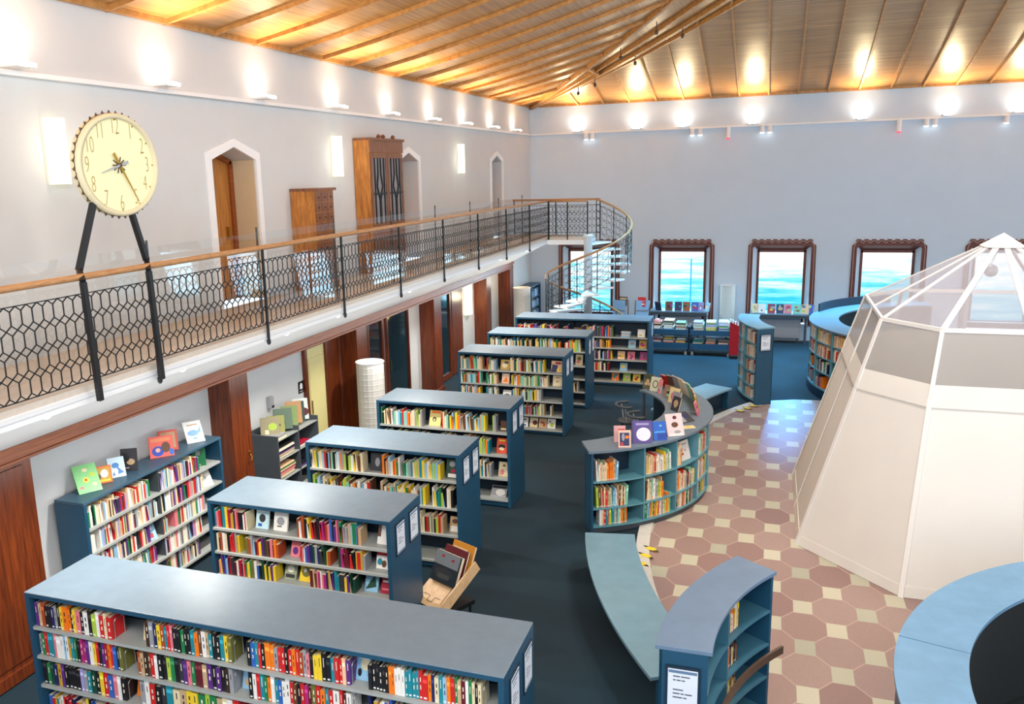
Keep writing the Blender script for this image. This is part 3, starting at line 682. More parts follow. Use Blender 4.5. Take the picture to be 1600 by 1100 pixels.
# ------------------------------------------------------------------ wall bookcase with picture books
def wall_case():
    x0, x1, y0, y1, H = -7.70, -7.27, 7.2, 9.83, 1.625
    r = thing('bookcase', 'teal bookcase against the recessed wall, picture books along its top', 'bookcase', (x0, (y0 + y1) / 2, 0))
    mb = MB(); mb.box(x0, x1, y0, y1, H - .035, H); bevel(mb.build('top_board', plain('wallcase_top', (58, 88, 108), .4, .05), r), .004)
    for y in (y0, y1 - .045): mb = MB(); mb.box(x0, x1, y, y + .045, 0, H - .035); mb.build('side_panel', M['teal'], r)
    mb = MB(); mb.box(x0, x0 + .02, y0 + .045, y1 - .045, 0, H - .035); mb.build('back_panel', M['teal_dark'], r)
    for z in (1.28, .98, .69, .40, .1): mb = MB(); mb.box(x0 + .02, x1 - .006, y0 + .045, y1 - .045, z - .028, z); mb.build('shelf', M['shelf'], r)
    mb = MB(); mb.box(x0 + .02, x1 - .03, 8.50, 8.515, .1, H - .04); mb.build('divider', M['grey_dark'], r)
    V, NX = Vector((0, 1, 0)), Vector((1, 0, 0))
    for z, e1, e2 in ((1.28, .12, .34), (.98, .02, .30), (.69, .2, .3), (.40, .1, .4), (.1, .3, .5)):
        fill((x1 - .05, y0 + .06, z + .001), V, NX, 1.22 - e1, .29, PALE, rng, .1); fill((x1 - .05, 8.53, z + .001), V, NX, 1.2 - e2, .29, PALE, rng, .1)
wall_case()
show_book('light green picture book with a cut-out circle, on the wall bookcase', (-7.45, 7.52, 1.627), 330, .27, .36, (130, 200, 130), [('c', 'yellow', .45, .45, .13, .1), ('c', 'crimson', .45, .45, .05, .04), ('c', 'pink', .2, .2, .09, .05), ('c', 'cream', .5, .8, .12, .06), ('c', 'peach', .75, .25, .1, .06), ('c', 'lime green', .75, .6, .14, .08)], 38, .012)
show_book('orange picture book with a pale animal, on the wall bookcase', (-7.52, 7.80, 1.627), 322, .22, .21, (214, 110, 26), [('r', 'ochre', .08, .08, .92, .9), ('c', 'brown', .25, .4, .18, .2), ('c', 'white', .62, .55, .2, .24), ('r', 'yellow', .1, .1, .9, .22)], 16)
show_book('pale blue picture book with a penguin shape, on the wall bookcase', (-7.5, 8.03, 1.627), 322, .2, .25, (196, 220, 230), [('c', (44, 120, 190), .45, .6, .22, .14), ('p', (44, 120, 190), (.2, .1), (.9, .2), (.5, .6)), ('c', 'white', .45, .3, .12, .18)], 24, .05)
show_book('dark photo book standing upright mid-way along the wall bookcase', (-7.53, 8.27, 1.627), 300, .2, .28, (46, 40, 44), [('c', 'tan', .6, .4, .25, .14), ('c', 'black', .3, .6, .25, .2), ('r', 'grey', .1, .1, .5, .16)], 10, .02)
show_book('coral picture book with a blue figure, on the wall bookcase', (-7.47, 8.83, 1.627), 318, .31, .28, (236, 100, 84), [('r', (236, 140, 90), .1, .75, .9, .9), ('c', (44, 70, 180), .35, .3, .25, .24), ('c', 'brown', .68, .45, .18, .25), ('c', (236, 180, 160), .35, .35, .1, .1), ('c', (44, 110, 200), .9, .2, .09, .16)], 14)
show_book('coral-edged photo book behind the one with a blue figure, wall bookcase', (-7.56, 9.08, 1.627), 318, .25, .28, (214, 90, 74), [('r', 'tan', .12, .12, .88, .9), ('c', 'brown', .5, .55, .25, .22), ('c', 'grey', .45, .4, .2, .15)], 10)
show_book('white picture book with a blue whale shape, aisle end of wall bookcase', (-7.43, 9.50, 1.627), 325, .25, .32, (238, 238, 234), [('c', (120, 170, 210), .45, .45, .32, .14), ('p', (120, 170, 210), (.7, .5), (.95, .75), (.85, .4)), ('r', 'tan', .2, .8, .8, .86), ('c', (120, 170, 210), .5, .2, .14, .05)], 36, .012)
show_book('green hardback face out at the aisle end, top shelf of wall bookcase', (-7.42, 9.5, 1.28), 310, .19, .25, (20, 104, 60), [('r', 'grey', .3, .6, .6, .85), ('r', 'cream', .5, .05, .6, .1)], 8)
show_book('white book with a grey drawing, second shelf of wall bookcase', (-7.36, 9.5, .98), 330, .27, .24, 'white', [('c', 'grey', .45, .5, .3, .25), ('c', 'white', .45, .55, .2, .15)], 42)
show_book('pale magazine with red patch, third shelf of wall bookcase', (-7.36, 8.30, .69), 330, .22, .22, 'light blue', [('r', 'crimson', .4, .1, .8, .4), ('r', 'white', .1, .6, .8, .9)], 40)
show_book('ochre photo magazine on the low shelf of the wall bookcase', (-7.36, 9.0, .40), 330, .22, .25, 'grey', [('r', 'ochre', .1, .15, .9, .7), ('c', 'white', .5, .6, .3, .2)], 40)

# ------------------------------------------------------------------ curved kiosk, shelves outside, reading counter inside
KC = (-3.35, 13.9)
def k_in(t): return 2.06 - .26 * min(1, t / .35) if t < .35 else 1.8
def kiosk():
    r = thing('kiosk_bookcase', 'curved teal kiosk bookcase with pale cubbies, display books standing on its top', 'bookcase', (KC[0], KC[1], 0))
    a0, a1 = -66.5, 48
    mb = MB(); mb.sector(KC, k_in, 2.57, a0, a1, 1.235, 1.27, 48); mb.build('counter_top', M['top'], r)
    mb = MB(); mb.sector(KC, 2.12, 2.14, a0 + 1, a1 - 1, .1, 1.235, 40); mb.build('back_panel', M['teal_dark'], r)
    mb = MB(); mb.sector(KC, 2.16, 2.49, a0 + 1.5, a1 - 1, -.004, .09, 40); mb.build('plinth', M['grey_dark'], r)
    for z in (.79, .385, .11): mb = MB(); mb.sector(KC, 2.14, 2.53, a0 + 1.5, a1 - 1.5, z - .022, z, 40); mb.build('shelf', M['teal_light'], r)
    for a in (-46.4, -31.8, -17.5, -3.5, 11, 25): mb = MB(); A = rad(a); mb.obox((KC[0] + 2.14 * cos(A) + .011 * sin(A), KC[1] + 2.14 * sin(A) - .011 * cos(A), .1), (.385 * cos(A), .385 * sin(A), 0), (-.022 * sin(A), .022 * cos(A), 0), (0, 0, 1.135)); mb.build('divider', M['teal_light'], r)
    for a in (a0 + 1, a1 - 1): mb = MB(); A = rad(a); mb.obox((KC[0] + 2.12 * cos(A), KC[1] + 2.12 * sin(A), 0), (.42 * cos(A), .42 * sin(A), 0), (-.03 * sin(A), .03 * cos(A), 0), (0, 0, 1.235)); mb.build('end_panel', M['teal'], r)
    mb = MB(); A = rad(46); mb.tube([(KC[0] + 1.85 * cos(A), KC[1] + 1.85 * sin(A), 0), (KC[0] + 1.85 * cos(A), KC[1] + 1.85 * sin(A), 1.235)], .025); mb.build('leg', M['grey_dark'], r)
kiosk()
def arc_fill(c, r, a_from, a_to, z, hmax, pal, rng, outward=True, gap=.1, d=.17, wr=(.016, .04)):
    """books on a curved shelf; a_from/a_to in degrees"""
    a = a_from; sgn = 1 if a_to > a_from else -1
    while (a_to - a) * sgn > 0:
        w = rng.uniform(*wr); da = math.degrees(w / r)
        if (a_to - a) * sgn < da: break
        A = rad(a); nrm = Vector((cos(A), sin(A), 0)) * (1 if outward else -1); u = Vector((-sin(A), cos(A), 0)) * sgn
        book_geo(STUFF, (c[0] + r * cos(A), c[1] + r * sin(A), z + .001), u, nrm, w * .93, hmax * rng.uniform(.66, .97), d, rng.choice(pal), True, rng.choice((0, 0, 0, -.05, .05)), rng); a += sgn * da
for z, runs in ((.79, ((-63.5, -55.5), (-45.5, -33.5), (-30.8, -27.5), (-16.5, -4.5), (-2.5, 10))), (.385, ((-63.5, -52), (-45.5, -37), (-30.8, -18.5), (-16.5, -4.5), (-2.5, 9))), (.11, ((-62.5, -52), (-45.5, -34), (-30.8, -19), (-16.5, -5), (-2, 10)))):
    for b, e in runs: arc_fill(KC, 2.5, b, e, z, .345, BRIGHT if z < .7 else 'white,cream,orange,peach,light blue,yellow,red,tan,white,mint green,orange'.split(','), rng)
show_book('white picture book with small red figures in a kiosk cubby', (KC[0] + 2.44 * cos(rad(-23)), KC[1] + 2.44 * sin(rad(-23)), .79), -28, .27, .3, 'white', [('c', 'crimson', .3, .35, .1, .06), ('c', 'pink', .6, .5, .06, .05), ('r', 'grey', .2, .8, .8, .86)], 14)
def kpos(r, a): return (KC[0] + r * cos(rad(a)), KC[1] + r * sin(rad(a)), 1.27)
KD = 'books standing on the kiosk top'
show_book('pink book behind a small picture book at the narrow end of the kiosk top', (-1.98, 12.1, 1.27), -72, .17, .24, (226, 170, 170), [('r', 'red', .35, .35, .95, .8)], 8, group=KD)
show_book('dark picture book in pale frame at the narrow end of the kiosk top', (-1.87, 11.86, 1.27), -74, .18, .25, (232, 190, 170), [('r', 'navy', .12, .1, .88, .85), ('c', 'orange', .7, .6, .15, .1), ('c', 'grey', .4, .6, .12, .22), ('r', 'red', .2, .12, .4, .3)], 14, group=KD)
show_book('purple book with a large white circle on the kiosk top', (-1.66, 12.12, 1.27), -74, .29, .33, (92, 70, 140), [('r', 'lavender', .2, .8, .85, .9), ('c', (236, 232, 240), .58, .4, .36, .3), ('r', (72, 60, 110), 0, 0, .08, 1)], 12, group=KD)
show_book('blue paperback next to the purple book on the kiosk top', (-1.42, 12.32, 1.27), -66, .2, .28, (30, 92, 186), [('r', (70, 150, 220), .1, .4, .9, .5), ('c', 'light blue', .6, .78, .1, .05), ('r', (20, 60, 150), .3, .05, 1, .4)], 22, group=KD)
show_book('pale pink book with brown drawing on the kiosk top', (-1.22, 12.6, 1.27), -58, .27, .34, (226, 200, 200), [('c', 'brown', .5, .5, .2, .12), ('c', 'grey', .6, .18, .2, .07), ('c', 'maroon', .55, .82, .12, .08), ('r', 'white', .1, .02, .9, .1)], 24, group=KD)
show_book('black glossy album lying open on the kiosk top', (-1.12, 13.35, 1.27), -40, .3, .24, 'charcoal', [('r', 'grey', .1, .1, .5, .6), ('c', 'navy', .7, .6, .2, .2)], 62, group=KD)
tag(show_book('yellow leaflet lying near the rim of the kiosk top', (-1.06, 13.04, 1.27), -60, .2, .12, 'cream', [('r', 'yellow', .3, .3, .7, .7)], 84, .006, group=KD))
for k, (a, cn, w, h) in enumerate(((-1, 'pink', .2, .22), (6, 'ochre', .2, .26), (12, 'grey', .2, .26), (17, 'tan', .22, .27), (22, 'mint green', .2, .3), (27, 'white', .18, .28), (31.5, 'cream', .2, .3), (36, 'grey', .24, .3), (41, 'brown', .2, .27), (45.5, 'red', .18, .24))):
    show_book('%s book seen from behind, %s along the outer rim of the kiosk top' % (cn, ORD[k]), kpos(2.36, a), a, w, h, cn, art(rng, 3), 18, group=KD)
for k, (a, cn, w, h, lab) in enumerate(((47, (88, 84, 60), .2, .27, 'olive book with a crowd of pale figures at the stool end of the kiosk counter'), (41, (206, 206, 180), .2, .26, 'pale green book with a ring motif on the kiosk counter'), (36.5, 'pink', .06, .25, 'thick pink book end-on between displays on the kiosk counter'), (27, (150, 116, 90), .2, .22, 'brown photo book on the kiosk counter above the stools'), (17, (232, 206, 150), .2, .26, 'peach book with a pink figure on the kiosk counter'), (9, 'grey', .18, .26, 'grey book leaning beside the black ring binder on the kiosk counter'), (2, 'charcoal', .2, .24, 'charcoal ring binder at the bend of the kiosk counter'))):
    ar = [('r', (60, 66, 40), .05, .7, .95, .95), ('c', 'tan', .3, .35, .15, .12), ('c', 'tan', .6, .35, .15, .12), ('c', 'tan', .45, .55, .14, .1)] if k == 0 else ([('c', 'olive', .5, .5, .3, .28), ('c', (206, 206, 180), .5, .5, .2, .2)] if k == 1 else ([('c', 'pink', .4, .45, .2, .25)] if k == 4 else art(rng, 3)))
    show_book(lab, kpos(1.95, a), a + 180 + (25 if k < 4 else 40), w, h, cn, ar, 16, group=KD)

# stools under the counter
for k, (x, y) in enumerate(((-2.36, 15.33), (-2.05, 14.72))):
    r = thing('stool', ('grey stool with a curved low back at the kiosk counter, next to the support leg', 'grey stool with a curved low back at the kiosk counter, further from the support leg')[k], 'stool', (x, y, 0), 'stools at the kiosk')
    mb = MB(); mb.lathe((x, y, .62), [(.01, 0), (.17, 0), (.19, .02), (.19, .05), (.01, .06)], 20); mb.build('seat', M['grey_dark'], r, True)
    mb = MB(); mb.tube([(x - .02 + .21 * cos(rad(q)), y + .21 * sin(rad(q)), .95) for q in range(95, 306, 15)], .028, 8); mb.build('backrest', M['grey_dark'], r, True)
    for q in (130, 270): mb = MB(); mb.tube([(x - .02 + .21 * cos(rad(q)), y + .21 * sin(rad(q)), .95), (x + .16 * cos(rad(q)), y + .16 * sin(rad(q)), .64)], .012, 6); mb.build('back_post', M['steel'], r)
    for q in (45, 135, 225, 315): mb = MB(); mb.tube([(x + .13 * cos(rad(q)), y + .13 * sin(rad(q)), .63), (x + .2 * cos(rad(q)), y + .2 * sin(rad(q)), -.02)], .014, 6); mb.build('leg', M['black'], r)

# ------------------------------------------------------------------ curved benches
def bench(label, c, a0, a1):
    r = thing('bench', label, 'bench', (c[0] + 8.4 * cos(rad((a0 + a1) / 2)), c[1] + 8.4 * sin(rad((a0 + a1) / 2)), 0), 'curved benches')
    mb = MB(); mb.sector(c, 8.1, 8.75, a0, a1, .41, .45, 40); bevel(mb.build('seat', M['bench'], r), .004)
    mb = MB(); mb.sector(c, 8.18, 8.66, a0, a0 + (a1 - a0) * .02, -.02, .41, 2); mb.build('end_panel', M['teal'], r)
    mb = MB(); mb.sector(c, 8.18, 8.66, a1 - (a1 - a0) * .02, a1, -.02, .41, 2); mb.build('end_panel', M['teal'], r)
    mb = MB(); mb.sector(c, 8.3, 8.34, a0, a1, -.02, .41, 30); mb.build('apron', M['teal_dark'], r)
bench('long curved blue-grey bench between the kiosk and the tall curved bookcase', CS, 191, 213.3)
bench('short curved blue bench beside the kerb, leading to the red-flanked bookcase', CN, 151, 168)

# ------------------------------------------------------------------ tall curved bookcases
def curved_case(label, c, ro, ri, a_end, a0, a1, inward, H=1.73, divs=(), sheet=True, zs=(1.36, 1.04, .72, .4, .1)):
    """a_end: angle of the end panel that carries the sign; shelves face the centre if inward"""
    A = rad(a_end); base = (c[0] + (ro + ri) / 2 * cos(A), c[1] + (ro + ri) / 2 * sin(A), 0)
    r = thing('bookcase', label, 'bookcase', base, 'tall curved bookcases')
    mb = MB(); mb.sector(c, ri - .02, ro + .02, a0, a1, H - .035, H, 30); bevel(mb.build('top_board', M['bench'] if not inward else plain('curved_top', (100, 122, 146), .4, .06, 6), r), .004)
    rb = ro - .03 if inward else ri + .01
    mb = MB(); mb.sector(c, rb, rb + .02, a0, a1, -.01, H - .035, 30); mb.build('back_panel', M['teal'], r)
    e = math.degrees(.035 / ro)
    for q in (a0, a1 - e): mb = MB(); mb.sector(c, ri + .01, ro - .01, q, q + e, -.01, H - .035, 2); mb.build('end_panel', M['teal'], r)
    f0, f1 = (ri + .005, ro - .03) if inward else (ri + .03, ro - .005)
    for z in zs: mb = MB(); mb.sector(c, f0, f1, a0 + e, a1 - e, z - .022, z, 30); mb.build('shelf', M['teal_light'] if not inward else M['teal_mid'], r)
    for q in divs: mb = MB(); mb.sector(c, f0, f1, q - .25, q + .25, .1, H - .04, 2); mb.build('divider', M['teal_light'] if not inward else M['teal_mid'], r)
    mb = MB(); mb.sector(c, f0 + .04, f1 - .02, a0 + e, a1 - e, -.015, zs[-1] - .022, 30); mb.build('plinth', M['teal_dark'], r)
    if sheet:
        rv = Vector((cos(A), sin(A), 0)); nn = Vector((-sin(A), cos(A), 0)); nn = nn if nn.y < 0 else -nn
        u = rv if rv.x > 0 else -rv
        o = Vector((c[0], c[1], H - .53)) + rv * ((ro + ri) / 2) - u * .125 + nn * .008
        sign(r, o, u, (0, 0, 1), nn, .25, .39)
    return r
FC = (2.3, 5.97)
rF = curved_case('tall curved blue-grey bookcase beside the long bench, shelves facing the tiles', FC, 2.97, 2.6, 181, 146, 181, True, divs=(163.4,))
mb = MB(); mb.sector(FC, 2.535, 2.56, 144, 181, .93, 1.0, 30); mb.build('swing_bar', M['bronze'], rF)
for z in (1.36, 1.04, .72, .4):
    arc_fill(FC, 2.66, 162.5, 156, z, .24, 'cream,tan,orange,yellow,ochre,brown,black,white'.split(','), rng, False, d=.15, wr=(.012, .024))
    arc_fill(FC, 2.66, 179, 172, z, .2, COOL, rng, False, d=.15, wr=(.012, .03))
GC = (2.3, 20.9)
rG = curved_case('tall curved blue bookcase with rows of pale spines beside a red panel', GC, 2.95, 2.53, 211, 172, 211, False, divs=(185, 198))
for z in (1.36, 1.04, .72, .4, .1):
    for b, e in ((173.5, 184), (186, 197), (199, 209)): arc_fill(GC, 2.9, b + .5, e - (2.5 if z < .5 else .5), z, .27, 'white,cream,white,white,peach,tan,cream,grey,rust'.split(','), rng, True)

# ring counter far away and ring desk close by
def ring(label, c, ro, ri, a0, a1, H, mat, books=False):
    r = thing('ring_counter', label, 'counter', (c[0], c[1], 0), 'round counters')
    mid = a0 + (a1 - a0) * .42
    for q0, q1 in ((a0, mid - .12), (mid + .12, a1)): mb = MB(); mb.sector(c, ri, ro, q0, q1, H - .035, H, 40); mb.build('counter_top', mat, r)
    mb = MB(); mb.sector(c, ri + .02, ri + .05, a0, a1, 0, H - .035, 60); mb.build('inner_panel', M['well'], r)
    mb = MB(); mb.sector(c, .01, ri + .02, a0, a1, -.003, .002, 60); mb.build('well_floor', M['well'], r)  # carpet disc, in the same painted shade as the inner panel
    if not books: mb = MB(); mb.sector(c, ro - .06, ro - .03, a0, a1, 0, H - .035, 60); mb.build('outer_panel', M['teal'], r)
    else:
        mb = MB(); mb.sector(c, ro - .42, ro - .4, a0, a1, 0, H - .035, 60); mb.build('back_panel', M['teal_dark'], r)
        for z in (1.25, .92, .58, .2): mb = MB(); mb.sector(c, ro - .4, ro - .04, a0, a1, z - .022, z, 60); mb.build('shelf', M['teal_light'], r)
        for q in range(int(a0), int(a1) + 1, 14): mb = MB(); mb.sector(c, ro - .4, ro - .035, q, q + .5, .2, H - .035, 2); mb.build('divider', M['teal_light'], r)
        mb = MB(); mb.sector(c, ro - .4, ro - .02, a0, a1, -.01, .18, 60); mb.build('plinth', M['teal_dark'], r)
    return r
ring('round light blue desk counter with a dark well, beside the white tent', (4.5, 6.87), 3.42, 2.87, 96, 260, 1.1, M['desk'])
RC = (4.15, 21.6)
rr = ring('round grey-blue bookcase counter behind the white tent, below the windows', RC, 3.25, 2.6, 96, 292, 1.6, M['top'], True)
mb = MB(); mb.sector(RC, 2.2, 2.24, 110, 250, .0, 1.25, 40); mb.build('desk_front', M['teal'], rr)
mb = MB(); mb.sector(RC, 1.7, 2.58, 110, 250, 1.05, 1.09, 40); mb.build('desk_top', M['teal'], rr)
mb = MB(); mb.sector(RC, 3.17, 3.2, 112, 160, 1.6, 1.8, 20); mb.build('screen_panel', M['teal_dark'], rr)
for z, pal in ((1.25, 'cream,peach,orange,tan,white,yellow'), (.92, 'orange,rust,tan,white,red,cream'), (.58, 'white,charcoal,orange,green,navy,cream'), (.2, 'red,orange,charcoal,grey,white')):
    for q in range(166, 292, 14): arc_fill(RC, 3.19, q + 1.2, q + 12 - rng.choice((0, 0, 4)), z, .29, pal.split(','), rng, True)

# ------------------------------------------------------------------ white tent
TCX, TCY = 2.95, 13.48
def t_ring(hx, hy, cx_, cy_, z):
    """eight corners and four middles of a square with cut corners"""
    return [Vector((TCX + sx, TCY + sy, z)) for sx, sy in ((-hx, -cy_), (-cx_, -hy), (0, -hy), (cx_, -hy), (hx, -cy_), (hx, 0), (hx, cy_), (cx_, hy), (0, hy), (-cx_, hy), (-hx, cy_), (-hx, 0))]
R0 = t_ring(2.45, 2.66, 1.29, 1.42, -.004); R1 = t_ring(1.78, 1.99, 1.04, 1.21, 2.34); R2 = t_ring(1.54, 1.81, .94, 1.09, 3.16); APEX = Vector((TCX, TCY, 4.16))
tent = thing('play_tent', 'large white faceted tent with netting roof standing on the tiled floor', 'tent', (TCX, TCY, 0))
def lerp(a, b, t): return a + (b - a) * t
for i in range(12):
    j = (i + 1) % 12
    mb = MB(); mb.face([R0[i], R0[j], lerp(R0[j], R1[j], .97), lerp(R0[i], R1[i], .97)]); mb.build('wall_panel', M['canvas'], tent)
    out = (R1[i] + R1[j]) / 2 - Vector((TCX, TCY, 2.34)); out.z = 0; out = out.normalized() * .02
    mb = MB(); mb.face([lerp(R0[i], R1[i], .955) + out, lerp(R0[j], R1[j], .955) + out, lerp(R1[j], R2[j], .2) + out * .3, lerp(R1[i], R2[i], .2) + out * .3]); mb.build('band', M['canvas'], tent)
    mb = MB(); mb.face([lerp(R1[i], R2[i], .18), lerp(R1[j], R2[j], .18), R2[j], R2[i]]); mb.build('net_window', M['net_side'], tent)
    mb = MB(); mb.face([R2[i], R2[j], lerp(R2[j], APEX, .97), lerp(R2[i], APEX, .97)]); mb.build('roof_net', M['net_roof'], tent)
    w = .07 if i in (1, 2, 3) else .045
    mb = MB(); mb.bar(R2[i], lerp(R2[i], APEX, .96), w, .02, ref=(0, 0, 1)); mb.build('roof_rib', M['tent_frame'], tent)
    mb = MB(); rv = R0[i] - Vector((TCX, TCY, 0)); rv.z = 0; e = rv.normalized() * .012; mb.bar(R0[i] + e, R1[i] + e, .06, .012, ref=rv); mb.bar(R1[i] + e, R2[i] + e, .05, .02, ref=rv); mb.build('seam_pole', M['tent_frame'], tent)
    mb = MB(); mb.bar(R2[i], R2[j], .035, .05); mb.build('ring_beam', M['tent_frame'], tent)
    mb = MB(); mb.obox(R0[i] + Vector((0, 0, .004)), R0[j] - R0[i], (R1[i] - R0[i]) * .055, (R0[i] + R0[j]) / 2 * 0 + out * .4); mb.build('hem', M['canvas'], tent)
mb = MB()
cap = [lerp(APEX, R2[i], .16) + Vector((0, 0, .03)) for i in range(12)]
for i in range(12): mb.face([cap[i], cap[(i + 1) % 12], APEX + Vector((0, 0, .05))])
mb.build('cap', M['tent_frame'], tent)
# small round lamp hung from the tent's apex
r = thing('pendant_lamp', 'small round grey lamp hanging inside the top of the white tent', 'lamp', (TCX - .05, TCY + .3, 3.66))
mb = MB(); mb.lathe((TCX - .05, TCY + .3, 3.66), [(.01, -.09), (.05, -.075), (.08, -.045), (.09, 0), (.08, .045), (.05, .075), (.01, .09)], 20); mb.build('shade', M['steel'], r, True)
mb = MB(); mb.tube([(TCX - .05, TCY + .3, 3.75), (TCX, TCY, 4.14)], .004, 6); mb.build('cord', M['steel'], r)

# ------------------------------------------------------------------ gallery railing, glass, clock
rail = thing('gallery_railing', 'black iron railing with honeycomb lattice and oak handrail along the gallery', 'railing', (XG, 12, 3.37))
mb = MB(); mb.tube([(XG, y, 4.37) for y in [0 + .5 * i for i in range(48)] if y < YS] + [(XG, YS, 4.37)], .032, 10); mb.build('handrail', M['rail'], rail, True)
def lattice(mb, f, s0, s1, z0, z1, w=.115, rows=4, t=.009):
    """honeycomb of stretched hexagons and small diamonds; f(s, z) gives a point"""
    n = max(1, round((s1 - s0) / w)); w = (s1 - s0) / n; p = (z1 - z0) / rows; v = p * .58; g = p - v
    def B(a, b): mb.bar(f(*a), f(*b), t)
    for k in range(n + 1):
        s = s0 + k * w
        for r in range(rows):
            za = z0 + r * p + g / 2; zb = za + v
            if 0 < k < n: B((s, za), (s, zb))
            for sg in (-1, 1):
                if s0 - 1e-6 <= s + sg * w / 2 <= s1 + 1e-6:
                    B((s, zb), (s + sg * w / 2, zb + g / 2)); B((s, za), (s + sg * w / 2, za - g / 2))
    B((s0, z0), (s1, z0)); B((s0, z1), (s1, z1))
posts = [2.9 + 2.065 * k for k in range(10)] + [YS]
posts = [y for y in posts if y <= YS + .001]
for y in posts:
    mb = MB(); mb.bar((XG + .02, y, 3.2), (XG + .02, y, 4.35), .027); mb.lathe((XG + .02, y, 3.16), [(.012, 0), (.026, .02), (.026, .06), (.012, .08)], 8); mb.build('post', M['black'], rail)
for a, b in zip(posts, posts[1:]):
    mb = MB(); lattice(mb, lambda s, z: (XG + .01, s, z), a, b, 3.42, 4.22); mb.build('lattice_panel', M['black'], rail)
# landing railings to the stair
SC, SR = (-4.76, YS), 1.17
r2 = thing('landing_railing', 'black lattice railing around the landing at the top of the spiral stair', 'railing', (-5.3, YS, 3.37))
for yy, x0, x1 in ((YS, XG, SC[0] - .02), (YG, XL + .15, SC[0] + .1)):
    mb = MB(); mb.tube([(x0, yy, 4.37), (x1, yy, 4.37)], .03, 8); mb.build('handrail', M['rail'], r2, True)
    mb = MB(); lattice(mb, lambda s, z: (s, yy, z), x0 + .03, x1, 3.42, 4.22); mb.build('lattice_panel', M['black'], r2)
    for xx in (x0 + .04, (x0 + x1) / 2, x1): mb = MB(); mb.bar((xx, yy, 3.2), (xx, yy, 4.35), .03); mb.build('post', M['black'], r2)
# glass balustrade
gl = thing('glass_balustrade', 'row of clear glass panes behind the lattice railing on the gallery', 'balustrade', (-6.15, 12, 3.37))
for k in range(10):
    y0 = 3.25 + 2.065 * k; y1 = min(y0 + 2.05, YS)
    mb = MB(); mb.face([(-6.15, y0 + .01, 3.42), (-6.15, y1 - .01, 3.42), (-6.15, y1 - .01, 4.53), (-6.15, y0 + .01, 4.53)]); mb.build('glass_pane', M['glass'], gl)
    mb = MB(); mb.bar((-6.17, y0, 3.37), (-6.17, y0, 4.6), .018); mb.build('clamp_post', M['grey_dark'], gl)

CY, CZ, CXX, RY, RZ = 6.84, 5.365, -5.97, .55, .485
clock = thing('gallery_clock', 'large round illuminated clock with toothed rim on two black legs', 'clock', (CXX, CY, 3.3))
def ell(k, n, s, x=CXX): a = 2 * PI * k / n; return (x, CY + RY * s * cos(a), CZ + RZ * s * sin(a))
mb = MB(); n = 40
for k in range(n):   # cut ring with hooked teeth
    mb.loft([[ell(k, n, .94, CXX + .0), ell(k + 1, n, .94, CXX + .0), ell(k + 1, n, 1.005, CXX + .0), ell(k, n, 1.005, CXX + .0)], [ell(k, n, .94, CXX + .01), ell(k + 1, n, .94, CXX + .01), ell(k + 1, n, 1.0, CXX + .01), ell(k, n, 1.0, CXX + .01)]])
    t = [ell(k + .05, n, .99), ell(k + .8, n, .99), ell(k + .6, n, 1.015), ell(k + .42, n, 1.055), ell(k + .3, n, 1.02)]
    mb.loft([[(p[0] - .006, p[1], p[2]) for p in t], [(p[0] + .005, p[1], p[2]) for p in t]])
mb.build('toothed_rim', M['bronze'], clock)
mb = MB(); n = 64
mb.loft([[ell(k, n, 1.0, CXX - .045) for k in range(n)], [ell(k, n, 1.0, CXX + .0) for k in range(n)], [ell(k, n, 1.0, CXX + .03) for k in range(n)], [ell(k, n, .965, CXX + .05) for k in range(n)], [ell(k, n, .9, CXX + .045) for k in range(n)], [ell(k, n, .9, CXX) for k in range(n)]], caps=False); mb.build('bezel', M['dialrim'], clock, True)
mb = MB(); mb.face([ell(k, n, .91, CXX + .012) for k in range(n)]); mb.build('dial', M['dial'], clock)
mb = MB(); mb.face([ell(-k, n, .99, CXX - .044) for k in range(n)]); mb.build('back_plate', M['dialrim'], clock)
# numerals
for h in range(1, 13):
    cu = bpy.data.curves.new('numeral', 'FONT'); cu.body = str(h); cu.size = .2; cu.align_x = 'CENTER'; cu.align_y = 'CENTER'; cu.offset = -.0045; cu.resolution_u = 3
    ob = bpy.data.objects.new('numeral_outline', cu); COL.objects.link(ob); dg = bpy.context.evaluated_depsgraph_get(); me = bpy.data.meshes.new_from_object(ob.evaluated_get(dg))
    A = PI / 2 - h * PI / 6
    # seen from the hall the dial's clockwise runs towards larger y
    mb = MB(); mb.poly([(CXX + .016, CY + RY * .74 * cos(A) + v.co.x * .6, CZ + RZ * .74 * sin(A) + v.co.y * 1.1) for v in me.vertices], [tuple(p.vertices) for p in me.polygons]); mb.build('numeral', M['gold'], clock)
    bpy.data.objects.remove(ob); bpy.data.curves.remove(cu); bpy.data.meshes.remove(me)
mb = MB()
for k in range(60):
    if k % 5 == 0: mb.bar(ell(k, 60, .86, CXX + .016), ell(k, 60, .905, CXX + .016), .012, .004, ref=(1, 0, 0))
mb.build('minute_marks', M['gold'], clock)
def hand(nm, ang, L, tail, w, mat, x):
    A = PI / 2 - ang; d = Vector((0, RY * cos(A), RZ * sin(A))); o = Vector((x, CY, CZ)); s = d.cross(Vector((1, 0, 0))).normalized()
    P = [o - d * tail + s * w * 1.3, o - d * tail - s * w * 1.3, o - s * w, o + d * L - s * w * .25, o + d * L + s * w * .25, o + s * w]
    mb = MB(); mb.loft([[p for p in P], [p + Vector((.006, 0, 0)) for p in P]]); mb.build(nm, mat, clock)
hand('minute_hand', rad(25.2 * 6), .82, .26, .013, M['gold'], CXX + .03); hand('hour_hand', rad(8.42 * 30), .5, .2, .012, M['steel'], CXX + .04)
mb = MB()
